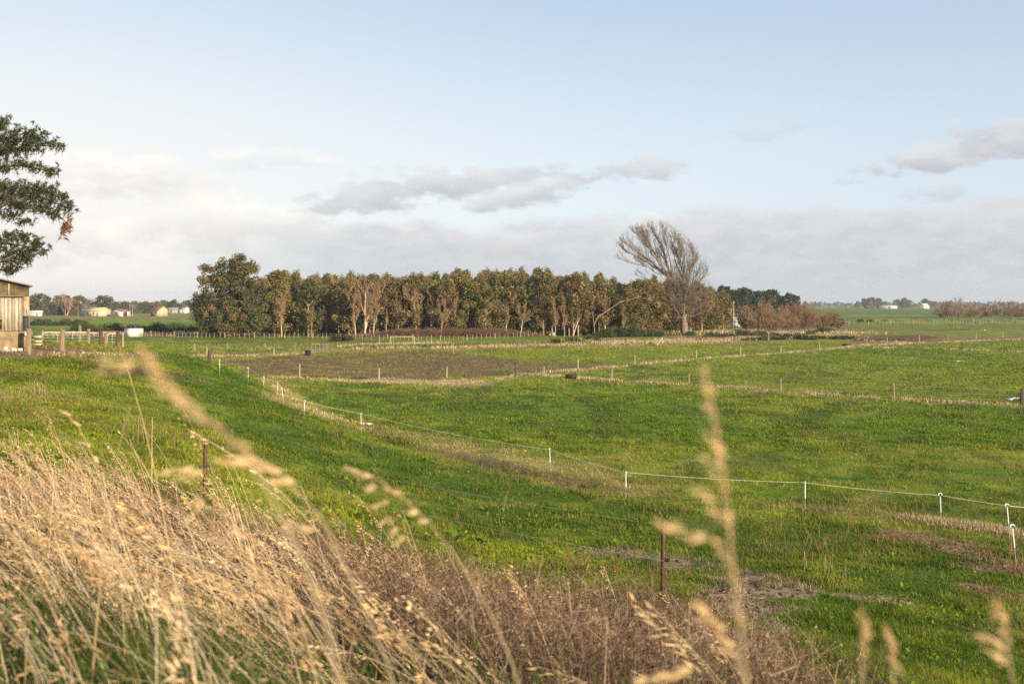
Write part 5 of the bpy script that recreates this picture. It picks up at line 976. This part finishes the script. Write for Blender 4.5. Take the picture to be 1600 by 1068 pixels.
def rough_grass():                        # buff tufts along fence lines, banks and toe
    mb = MB(); r_ = np.random.default_rng(78)
    lines = [(fpoly((850, 583), (905, 578), (992, 570), (1088, 561), (1220, 552), (1300, 545), (1337, 541), (1440, 536), (1520, 533), (1620, 529)), 0.5, 1500, 0.38), (fpoly((806, 585), (900, 590), (955, 595), (1076, 601), (1220, 612), (1397, 624), (1620, 636)), 0.45, 1500, 0.36),
             (fpoly((560, 545), (690, 544), (800, 541), (930, 539), (1060, 535), (1140, 534)), 1.8, 1500, 0.6), (fpoly((930, 537), (1060, 533), (1160, 530), (1330, 526)), 4, 2400, 0.7), (fpoly((1050, 522), (1140, 520), (1200, 517)), 4, 1200, 1.1), (fpoly((1140, 524), (1230, 521), (1330, 520)), 6, 1400, 0.8),
             (fpoly((440, 589), (520, 594), (600, 598), (700, 601), (806, 588)), 0.7, 1000, 0.25), (fpoly((240, 556), (330, 557), (430, 556), (500, 549)), 0.9, 700, 0.4), (fpoly((560, 541), (620, 539), (700, 537)), 3, 900, 0.6), (fpoly((1320, 541), (1430, 537), (1330, 531)), 0.8, 600, 0.5), (fpoly((1337, 543), (1450, 545), (1640, 551)), 0.6, 500, 0.35),
             (fpoly((900, 516), (1010, 514), (1060, 516)), 3, 900, 0.8), (fpoly((1180, 508), (1260, 506)), 4, 600, 1.0), (fpoly((130, 522), (300, 521)), 8, 1500, 0.8), (gpoly((410, 592), (440, 614), (475, 636), (520, 656)), 0.6, 700, 0.22), (gpoly((1420, 812), (1500, 822), (1590, 836)), 0.35, 900, 0.26), (gpoly((60, 556), (150, 552), (240, 556)), 0.9, 200, 0.2)]
    GRN = np.array([(0.10, 0.14, 0.03), (0.08, 0.11, 0.025), (0.16, 0.17, 0.05), (0.26, 0.21, 0.10)]); HEA = np.array([(0.22, 0.15, 0.10), (0.30, 0.21, 0.14), (0.16, 0.11, 0.08), (0.36, 0.27, 0.17)])
    lines += [(fpoly((560, 543), (640, 542), (720, 540), (810, 537)), 2.5, 1600, 0.7, GRN), (fpoly((820, 536), (900, 534), (1000, 532)), 3, 900, 0.7, HEA), (fpoly((1060, 532), (1160, 529), (1260, 527)), 5, 1500, 0.8, HEA), (fpoly((1080, 520), (1200, 519), (1320, 517)), 7, 900, 0.8, HEA), (fpoly((300, 545), (430, 544)), 3, 500, 0.4, HEA), (fpoly((120, 524), (320, 524)), 5, 900, 0.7, HEA), (fpoly((1340, 532), (1440, 531)), 3, 700, 0.5, HEA * 0.6)]
    for pts, w, n, h, *pal in lines:
        p = np.array(pts); t = r_.uniform(0, len(p) - 1.001, n); i = t.astype(int); q = p[i] + (p[i + 1] - p[i]) * (t - i)[:, None] + r_.normal(0, w * 0.6, (n, 2))
        c_ = np.array([(0.52, 0.42, 0.26), (0.44, 0.34, 0.20), (0.58, 0.47, 0.30), (0.34, 0.26, 0.14)])[r_.integers(0, 4, n)] if not pal else pal[0][r_.integers(0, 4, n)]
        k = fbm(q[:, 0] / 2.5, q[:, 1] / 2.5, 13, 4) > 0.45
        X, Y, c_ = q[k, 0], q[k, 1], c_[k]; D = np.hypot(X, Y); Z = ground_z(X, Y)
        for _ in range(4):
            m = len(X); a = r_.uniform(0, 6.28, m); hh = h * 0.8 * r_.uniform(0.3, 1.15, m); ln = hh * r_.uniform(0.1, 0.7, m); wd = (0.004 + D * 0.0003) * r_.uniform(0.7, 1.3, m)
            b = np.stack([X + r_.normal(0, .12, m), Y + r_.normal(0, .12, m), Z - 0.02], 1); tip = b + np.stack([np.cos(a) * ln, np.sin(a) * ln, hh], 1); sd = np.stack([-np.sin(a), np.cos(a), 0 * a], 1) * wd[:, None]
            mb.add(np.stack([b - sd, b + sd, tip], 1).reshape(-1, 3), np.arange(3 * m).reshape(m, 3), np.repeat(c_ * r_.uniform(0.7, 1.25, (m, 1)), 3, 0))
    return mb
tag(rough_grass().obj('rough_grass', DRY), 'buff dry grass fringing the fences, banks and ditches', 'grass', None, 'stuff')

def litter():
    mb = MB(); r_ = np.random.default_rng(79); X, Y = view_points(60000, 12, 60, r_); _, b = ground_eval(X, Y); k = (b > 0.25) & (r_.uniform(size=len(X)) < 0.35 + 0.5 * b); X, Y = X[k], Y[k]; n = len(X); D = np.hypot(X, Y); Z = ground_z(X, Y)
    c0 = np.stack([X, Y, Z + 0.012], 1); d = r_.normal(size=(n, 3)) * (1, 1, 0.25); d *= (r_.uniform(0.02, 0.09, n) / np.linalg.norm(d, axis=1))[:, None]
    pal = np.array([(0.42, 0.31, 0.19), (0.30, 0.21, 0.13), (0.16, 0.11, 0.07), (0.09, 0.06, 0.04), (0.5, 0.4, 0.27)]); mb.segs(c0 - d, c0 + d, 0.002 + D * 0.0002, 0.002 + D * 0.00015, 3, pal[r_.integers(0, 5, n)])
    i = r_.integers(0, n, n // 2); u = r_.normal(size=(len(i), 3)); leaves(mb, c0[i] + r_.normal(0, 0.05, (len(i), 3)) * (1, 1, 0.1), 0.07, np.array((0.12, 0.085, 0.06)) * r_.uniform(0.5, 1.4, (len(i), 1)), r_, 0, 0.8)
    return mb
tag(litter().obj('straw_litter', DRY), 'scattered straw, clods and trampled stems over the bare soil patches', 'litter', None, 'stuff')
# ------------------------------------------------------------------ foreground verge
LEE = np.array((-0.93, 0.25, 0))          # the way the wind has laid the stalks
def stalk_paths(base, L, th0, th1, az_, K):
    """base (N,3), lean from th0 (root) to th0+th1 (tip), azimuth az_"""
    t = (np.arange(K - 1) + 0.5) / (K - 1); th = th0[:, None] + th1[:, None] * t[None] ** 1.6
    st = (L / (K - 1))[:, None]; d = np.stack([np.sin(th) * np.cos(az_)[:, None], np.sin(th) * np.sin(az_)[:, None], np.cos(th)], 2) * st[..., None]
    return np.concatenate([base[:, None], base[:, None] + np.cumsum(d, 1)], 1)
def spikelets(mb, P, d, L, w, col, rs):   # slim pointed husks: two crossed rhombs
    n = len(P); d = d / np.linalg.norm(d, axis=1, keepdims=True); s = np.cross(d, rs.normal(size=(n, 3))); s /= np.linalg.norm(s, axis=1, keepdims=True); u = np.cross(d, s)
    for q in (s, u):
        v = np.stack([P, P + d * (L * 0.4)[:, None] + q * w[:, None], P + d * L[:, None], P + d * (L * 0.4)[:, None] - q * w[:, None]], 1).reshape(-1, 3)
        mb.add(v, np.arange(4 * n).reshape(n, 4), np.repeat(col, 4, 0))
def in_poly(n, poly, rs, dens=None):
    xs = [p[0] for p in poly]; ys = [p[1] for p in poly]; out = []
    tot = 0
    while tot < n:
        X = rs.uniform(min(xs), max(xs), n * 2); Y = 1 / rs.uniform(1 / max(ys), 1 / max(min(ys), 0.8), n * 2) if False else rs.uniform(min(ys), max(ys), n * 2)
        k = inside(X, Y, poly) & (np.abs(X) < Y * 0.62 + 0.8)
        if dens is not None: k &= rs.uniform(size=len(X)) < dens(X, Y)
        out.append(np.stack([X[k], Y[k]], 1)); tot += k.sum()
    return np.concatenate(out)[:n]
DRYC = np.array([(0.62, 0.48, 0.31), (0.70, 0.57, 0.40), (0.52, 0.38, 0.22), (0.50, 0.39, 0.27), (0.64, 0.48, 0.27)])
def dry_grass():
    mb = MB(); rs = np.random.default_rng(88)
    def dens(X, Y):
        a = X / Y; edge = sstep(-sdf(X, Y, VERGE), 0.0, 0.6)
        d = np.where((a < -0.17) & (Y < 5.2), 0.30, 1.0) * np.where(a < -0.12, 1.0, np.where(a < 0.05, 0.35, 0.12)); d = d * np.where((Y < 3.2) & (a > -0.1), 0.15, 1)
        clump = sstep(fbm(X / 0.55, Y / 0.55, 15, 3), 0.38, 0.6); return edge * d * (0.08 + 0.92 * clump) * np.clip(7 / Y, 0.35, 1)
    p = in_poly(3000, VERGE, rs, dens); X, Y = p.T; N = len(X); base = np.stack([X, Y, ground_z(X, Y) - 0.03], 1)
    L = rs.uniform(0.75, 1.5, N) * np.where(X / Y > -0.05, 0.8, 1) * np.where(Y < 3, 0.75, 1); az_ = math.atan2(LEE[1], LEE[0]) + rs.normal(0, 0.3, N) + (fbm(X / 0.7, Y / 0.7, 301, 3) - 0.5) * 2.6; K = 9; tilt = (fbm(X / 0.6, Y / 0.6, 303, 3) - 0.5) * 1.6; L = L * np.where(rs.uniform(size=N) < 0.12, 1.35, 1.0)
    P = stalk_paths(base, L, np.clip(rs.uniform(0.4, 1.0, N) + tilt, 0.22, 1.35), rs.uniform(0.3, 1.1, N), az_, K); col = DRYC[rs.integers(0, 5, N)] * rs.uniform(0.75, 1.15, (N, 1))
    for ph in (0, 1.57):
        sd = np.stack([-np.sin(az_) * np.cos(ph) + 0 * az_, np.cos(az_) * np.cos(ph), np.full(N, np.sin(ph))], 1)
        mb.ribbons(P, sd, (0.0018 + Y * 0.00016)[:, None] * np.linspace(1.2, 0.6, K)[None], col)
    M_ = 24; ts = np.tile(np.linspace(0.74, 1.0, M_), (N, 1)) + rs.normal(0, 0.01, (N, M_)); ts = np.clip(ts, 0, 0.999) * (K - 1); i = ts.astype(int); f = (ts - i)[..., None]; r_ = np.arange(N)[:, None]
    Q = P[r_, i] * (1 - f) + P[r_, i + 1] * f; T = P[r_, i + 1] - P[r_, i]; T = T / np.linalg.norm(T, axis=2, keepdims=True)
    keep = rs.uniform(size=(N, M_)) < np.where(rs.uniform(size=(N, 1)) < 0.65, 0.9, 0.1); full = rs.uniform(0.5, 1.2, (N, 1, 1)) * np.ones((1, M_, 1))
    d = T * 0.8 + rs.normal(0, 0.38, T.shape) + np.array((-0.55, 0.1, -0.15)); off = rs.normal(0, 0.008, T.shape) + LEE * rs.uniform(0, 0.045, T.shape[:2] + (1,))
    cc = np.repeat(col[:, None], M_, 1) * np.array((1.28, 1.18, 1.06)) * rs.uniform(0.8, 1.2, (N, M_, 1)); Q2 = (Q + off)[keep]
    spikelets(mb, Q2, d[keep], (rs.uniform(0.025, 0.055, (N, M_)) * full[..., 0])[keep], (rs.uniform(0.0016, 0.0034, (N, M_)) * (1 + Y[:, None] * 0.06))[keep], cc[keep], rs)
    # long bare culms, paler, some broken over
    p = in_poly(2100, VERGE, rs, dens); X, Y = p.T; N = len(X); base = np.stack([X, Y, ground_z(X, Y) - 0.03], 1); a2 = math.atan2(LEE[1], LEE[0]) + rs.normal(0, 0.35, N) + (fbm(X / 0.7, Y / 0.7, 301, 3) - 0.5) * 2.6
    P = stalk_paths(base, rs.uniform(0.5, 1.25, N), rs.uniform(0.6, 1.3, N), rs.uniform(0.0, 0.7, N), a2, 7); c_ = np.array((0.72, 0.60, 0.44)) * rs.uniform(0.6, 1.1, (N, 1)) * np.array((1, 1, 1))
    for ph in (0, 1.57):
        sd = np.stack([-np.sin(a2) * np.cos(ph), np.cos(a2) * np.cos(ph), np.full(N, np.sin(ph))], 1); mb.ribbons(P, sd, (0.0013 + Y * 0.00022)[:, None] * np.linspace(1.2, 0.6, 7)[None], c_)
    # lax dry leaves lower down
    p = in_poly(8000, VERGE, rs, dens); X, Y = p.T; N = len(X); base = np.stack([X, Y, ground_z(X, Y) - 0.02], 1); az_ = math.atan2(LEE[1], LEE[0]) + rs.normal(0, 1.1, N); K = 6
    P = stalk_paths(base, rs.uniform(0.3, 0.8, N), rs.uniform(0.1, 0.7, N), rs.uniform(0.5, 2.0, N), az_, K); sd = np.stack([-np.sin(az_), np.cos(az_), rs.normal(0, 0.5, N)], 1)
    c_ = (DRYC * np.array((0.52, 0.45, 0.40)))[rs.integers(0, 5, N)] * rs.uniform(0.2, 1.0, (N, 1)); mb.ribbons(P, sd, (0.0022 + Y * 0.00016)[:, None] * np.array([[0.8, 1, 1, 0.9, 0.6, 0.1]]), c_)
    return mb
tag(dry_grass().obj('dry_grass', DRY), 'tall golden dry grass with seed heads bent by wind on the near verge', 'grass', None, 'stuff')
def verge_grass():
    mb = MB(); rs = np.random.default_rng(89)
    def dens(X, Y): return np.clip(sstep(-X / Y, 0.12, 0.3) * sstep(Y, 7, 4.5) + 0.05, 0, 1) * (0.3 + 0.7 * sstep(fbm(X / 0.6, Y / 0.6, 19, 3), 0.3, 0.6))
    p = in_poly(22000, VERGE, rs, dens); X, Y = p.T; N = len(X); base = np.stack([X, Y, ground_z(X, Y) - 0.02], 1); az_ = math.atan2(LEE[1], LEE[0]) + rs.normal(0, 0.9, N); K = 6
    P = stalk_paths(base, rs.uniform(0.35, 0.75, N), rs.uniform(0.2, 0.8, N), rs.uniform(0.4, 1.4, N), az_, K); sd = np.stack([-np.sin(az_), np.cos(az_), rs.normal(0, 0.4, N)], 1)
    c_ = np.array([(0.055, 0.10, 0.018), (0.05, 0.085, 0.02), (0.09, 0.13, 0.025), (0.18, 0.18, 0.06)])[rs.integers(0, 4, N)] * rs.uniform(0.7, 1.2, (N, 1)); mb.ribbons(P, sd, np.full((N, 1), 0.0032) * np.array([[0.8, 1, 1, 0.9, 0.6, 0.1]]), c_)
    return mb
tag(verge_grass().obj('verge_grass', GRASS), 'long green grass under the dry stalks at bottom left', 'grass', None, 'stuff')
WEEDP = [(-3.2, 14.6), (-2, 13.6), (0, 13.3), (1.3, 14.0), (2.3, 13.2), (2.6, 11), (2.6, 9), (2.6, 7), (1.2, 5.5), (-0.4, 5.5), (-1.4, 8), (-2.6, 11)]
def weeds():
    mb = MB(); rs = np.random.default_rng(90)
    def dens(X, Y): return sstep(-sdf(X, Y, WEEDP), -0.1, 0.5) * (0.3 + 0.7 * sstep(fbm(X / 0.6, Y / 0.6, 23, 3), 0.3, 0.6))
    big = [(-13, 3), (-12, 21), (-9, 19), (-6.5, 17.4), (-4, 15.4)] + WEEDP[1:]
    p = np.concatenate([in_poly(6500, WEEDP, rs, dens), in_poly(5500, big, rs)]); X, Y = p.T; N = len(X); base = np.stack([X, Y, ground_z(X, Y) - 0.03], 1); az_ = rs.uniform(0, 6.28, N); K = 6
    P = stalk_paths(base, rs.uniform(0.3, 0.85, N), rs.uniform(0.0, 0.4, N), rs.uniform(0.0, 0.8, N), az_, K); pal = np.array([(0.145, 0.09, 0.06), (0.20, 0.125, 0.082), (0.28, 0.18, 0.12), (0.085, 0.052, 0.037), (0.46, 0.34, 0.23)])
    col = pal[rs.integers(0, 5, N)] * rs.uniform(0.8, 1.2, (N, 1))
    for ph in (0, 1.57):
        sd = np.stack([-np.sin(az_) * np.cos(ph), np.cos(az_) * np.cos(ph), np.full(N, np.sin(ph)) + 0 * az_], 1); mb.ribbons(P, sd, (0.002 + Y * 0.00012)[:, None] * np.linspace(1.2, 0.5, K)[None], col)
    for _ in range(5):                    # side twigs and dead leaves
        i = rs.integers(1, K, N); q = P[np.arange(N), i]; d = rs.normal(size=(N, 3)) * (1, 1, 0.7) + (0, 0, 0.35); d *= (rs.uniform(0.05, 0.20, N) / np.linalg.norm(d, axis=1))[:, None]
        mb.segs(q, q + d, 0.0022, 0.0012, 3, col); leaves(mb, q + d, 0.016, col * rs.uniform(0.8, 1.3, (N, 1)), rs)
    return mb
tag(weeds().obj('dead_weeds', DRY), 'dense brown dead weed stems covering the near bank', 'weeds', None, 'stuff')

# single stalks close to the lens
def stalk(label, pts, D, heads, seed, dy=0.0, big=1.0):
    rs = np.random.default_rng(seed); n = len(pts); P = np.array([((px - 800) * D / F, D + dy * i, HC - (py - HZ) * D / F) for i, (px, py) in enumerate(pts)])
    g = P[0].copy(); g[2] = float(ground_z(P[0][0], P[0][1])); o = thing('grass_stalk', label, 'grass stalk', tuple(g), 0, 'tall dry grass stalks close to the lens')
    full = np.concatenate([[g + (0.03, 0, 0)], P]) - g; t = np.linspace(0, len(full) - 1, 30); i = np.minimum(t.astype(int), len(full) - 2); Q = full[i] + (full[i + 1] - full[i]) * (t - i)[:, None]
    for _ in range(3): Q[1:-1] = (Q[:-2] + 2 * Q[1:-1] + Q[2:]) / 4
    m = MB(); m.path(Q, np.linspace(0.0017, 0.0008, 30), 5, np.array((0.60, 0.46, 0.28))); m.obj('stem', DRY, o)
    m = MB(); tan = np.gradient(Q, axis=0); tan /= np.linalg.norm(tan, axis=1, keepdims=True)
    hp = np.array([((px - 800) * D / F, D, HC - (py - HZ) * D / F) for px, py, _ in heads]) - g; j0 = min(np.argmin(np.linalg.norm(Q - c_, axis=1)) for c_ in hp)
    n = 56; t = rs.uniform(j0, 28.9, n); i = t.astype(int); c_ = Q[i] + (Q[i + 1] - Q[i]) * (t - i)[:, None]     # husks pressed along the stem
    spikelets(m, c_ + rs.normal(0, 0.0012, (n, 3)), tan[i] + rs.normal(0, 0.16, (n, 3)), rs.uniform(0.010, 0.018, n), np.full(n, 0.0010), np.array((0.68, 0.49, 0.27)) * rs.uniform(0.8, 1.2, (n, 1)), rs)
    for (px, py, s), c_ in zip(heads, hp):
        j = np.argmin(np.linalg.norm(Q - c_, axis=1)); v = c_ - Q[j]; m.path(np.array([Q[j], (Q[j] + c_) / 2 + (0, 0, 0.002), c_]), np.full(3, 0.0006), 4, np.array((0.6, 0.46, 0.28)))
        k = 5; ax = unit(v + tan[j] * 0.015 + np.array((-0.012, 0, 0.0)))
        spikelets(m, c_ - ax * rs.uniform(0, 0.018 * s, (k, 1)) + rs.normal(0, 0.0015, (k, 3)), ax + rs.normal(0, 0.22, (k, 3)), np.full(k, 0.015 * s), np.full(k, 0.0015 * s), np.array((0.70, 0.53, 0.31)) * rs.uniform(0.85, 1.2, (k, 1)), rs)
    m.obj('seed_head', DRY, o)
stalk('blurred tall stalk with seed heads left of the far right, before the rusty post', [(1172, 1120), (1158, 990), (1144, 880), (1136, 780), (1122, 690), (1106, 615), (1099, 580)], 1.15, [(1104, 600, 1), (1110, 640, .9), (1112, 690, 1.1), (1108, 720, 1), (1118, 745, .8), (1100, 772, 1), (1112, 800, 1.3), (1125, 810, 1), (1030, 822, 1.2), (1052, 822, 1), (1078, 835, 1.2), (1108, 842, 1), (1130, 865, 1), (1145, 900, .8), (1158, 965, 1)], 1)
stalk('blurred golden stalk arching over the grassy mound at left', [(560, 1110), (480, 880), (400, 730), (350, 670), (300, 640), (262, 600), (236, 562), (222, 550)], 1.1, [(230, 560, 1), (240, 580, 1.2), (252, 600, 1.3), (266, 618, 1.2), (285, 632, 1.4), (300, 645, 1), (320, 655, 1), (172, 572, 1.4), (188, 568, 1), (375, 690, 1)], 2)
stalk('pale stalk with hanging spikelets in front of the green slope', [(830, 1110), (770, 960), (700, 850), (640, 785), (590, 748), (540, 732)], 2.2, [(545, 732, 1.2), (565, 742, 1.5), (580, 762, 1.5), (590, 790, 1.4), (600, 818, 1.4), (612, 832, 1.5), (622, 848, 1.5), (640, 800, 1.5), (655, 815, 1.2), (610, 765, 1.5)], 3)
stalk('bent pale stalk with thick seed heads in the centre of the dry grass', [(640, 1110), (560, 930), (500, 800), (430, 740), (380, 715), (345, 722)], 1.8, [(350, 722, 1.8), (372, 718, 2), (392, 722, 2), (415, 735, 1.8), (440, 752, 1.8), (300, 805, 2), (270, 735, 2), (290, 745, 1.8), (470, 828, 1.8), (450, 826, 1.6)], 4)
stalk('short blurred stalk rising from the bottom right of centre', [(1348, 1120), (1347, 1050), (1350, 1000), (1348, 962)], 1.4, [(1348, 968, 1), (1350, 985, 1), (1346, 1010, 1)], 5)
stalk('short golden stalk beside the bottom right stalk', [(1398, 1120), (1396, 1060), (1394, 1020), (1388, 992)], 1.5, [(1388, 998, 1.2), (1392, 1012, 1.3), (1396, 1035, 1.3)], 6)
stalk('drooping pale stalk in the bottom right corner', [(1592, 1120), (1578, 1040), (1572, 985), (1562, 945), (1555, 960)], 1.5, [(1562, 958, 1.2), (1545, 1000, 1.6), (1555, 1022, 1.4), (1570, 990, 1.1), (1540, 998, 1.4)], 7)
stalk('low stalk leaning out of the weeds at bottom centre right', [(1200, 1130), (1165, 1060), (1125, 990), (1095, 945)], 1.5, [(1098, 950, 1.6), (1110, 970, 1.6), (1122, 995, 1.6), (1135, 1015, 1.6), (1040, 1055, 1.8), (1070, 1048, 1.8), (1010, 1060, 1.6)], 8)
stalk('stiff tall stalk standing alone above the dry grass at left', [(190, 900), (170, 800), (148, 720), (120, 660), (95, 640)], 4.5, [(100, 645, 2), (118, 660, 2), (132, 690, 2), (148, 715, 2)], 9)

# ------------------------------------------------------------------ leafy weeds and dead stalk clumps on the slope
def dock(label, px, py, r, seed):
    p = at(px, py); rs = np.random.default_rng(seed); m = MB(); n = 12
    a = rs.uniform(0, 6.28, n); P = stalk_paths(np.zeros((n, 3)), r * rs.uniform(0.8, 1.4, n), rs.uniform(0.3, 0.9, n), rs.uniform(0.2, 0.9, n), a, 5); sd = np.stack([-np.sin(a), np.cos(a), rs.normal(0, 0.2, n)], 1)
    m.ribbons(P, sd, r * 0.22 * np.tile([[0.15, 0.5, 1, 0.85, 0.1]], (n, 1)), np.array((0.16, 0.24, 0.03)) * rs.uniform(0.7, 1.2, (n, 1))); tag(m.obj('leafy_weed', GRASS, None, p), label, 'weed', 'bright leafy weeds in the grass')
for i, (px, py, r, lab) in enumerate(((1413, 926, 0.20, 'bright green dock weed alone in the lower right grass'), (712, 846, 0.28, 'bright leafy weed clump above the brown weeds, left of centre'), (668, 845, 0.22, 'smaller leafy weed left of the bright clump above the weeds'), (755, 850, 0.24, 'leafy weed right of the bright clump above the weeds'),
                                      (905, 805, 0.25, 'leafy weed under the wire left of the rusty post'), (1000, 820, 0.28, 'broad leafy weed just left of the rusty post top'), (1000, 858, 0.16, 'small leafy weed beside the bare soil left of the rusty post'), (640, 815, 0.22, 'leafy weed on the slope above the brown weeds at left'), (760, 800, 0.22, 'leafy weed higher on the slope under the wire'), (560, 810, 0.2, 'leafy weed low on the slope near the dry grass'), (1290, 1000, 0.14, 'small leafy weed at bottom right near the bare soil'))):
    dock(lab, px, py, r, 700 + i)
def dead_clump(label, px, py, h, n, seed, spread=0.18):
    p = at(px, py); rs = np.random.default_rng(seed); m = MB(); q = np.stack([rs.normal(0, spread, n), rs.normal(0, spread, n), np.full(n, -0.03)], 1); a = rs.uniform(0, 6.28, n)
    P = stalk_paths(q, h * rs.uniform(0.5, 1.1, n), rs.uniform(0, 0.3, n), rs.uniform(0, 0.6, n), a, 6); c_ = np.array((0.40, 0.30, 0.17)) * rs.uniform(0.7, 1.2, (n, 1))
    for ph in (0, 1.57):
        sd = np.stack([-np.sin(a) * np.cos(ph), np.cos(a) * np.cos(ph), np.full(n, math.sin(ph))], 1); m.ribbons(P, sd, np.full((n, 1), 0.006) * np.linspace(1, 0.5, 6)[None], c_)
    tag(m.obj('dead_stalk_clump', DRY, None, p), label, 'dead plant', 'clumps of dead stalks on the slope')
for i, (px, py, h, n, lab) in enumerate(((1294, 896, 0.80, 16, 'tallest clump of dead upright stalks on the lower right slope'), (1266, 890, 0.4, 6, 'few thin dead stalks left of the tallest dead clump'), (1250, 880, 0.45, 5, 'outer thin dead stalks farther left of the tallest clump'), (1322, 900, 0.35, 6, 'leaning dead stalks right of the tallest dead clump'),
                                         (1590, 870, 0.6, 26, 'brown dead weed clump at the right edge by the last stake'), (790, 800, 0.9, 4, 'single thin dead stalks on the slope left of centre'), (1440, 760, 0.5, 7, 'dead stalks in the field above the rope'), (1330, 700, 0.45, 7, 'dead stalks out in the green field right of centre'), (60, 615, 0.5, 40, 'dark brown dead weed clump on the mound at left'), (8, 630, 0.5, 40, 'dark dead weed clump at the left edge of the mound'), (215, 690, 0.7, 10, 'thin dead stalks behind the dry grass left of the rusty post'))):
    dead_clump(lab, px, py, h, n, 800 + i)

# ------------------------------------------------------------------ haze
HAZE = 0.00016
if HAZE:
    hb = MB(); hb.box(0, 1400, 18.5, 7000, 4000, 43, np.array((1, 1, 1)))
    hm = bpy.data.materials.new('haze'); hm.use_nodes = True; t = hm.node_tree; t.nodes.clear(); v = t.nodes.new('ShaderNodeVolumePrincipled'); v.inputs['Color'].default_value = (0.80, 0.86, 0.95, 1); v.inputs['Density'].default_value = HAZE; v.inputs['Anisotropy'].default_value = 0.2
    ou = t.nodes.new('ShaderNodeOutputMaterial'); t.links.new(v.outputs[0], ou.inputs['Volume'])
    tag(hb.obj('haze', hm), None, None, None, 'stuff')
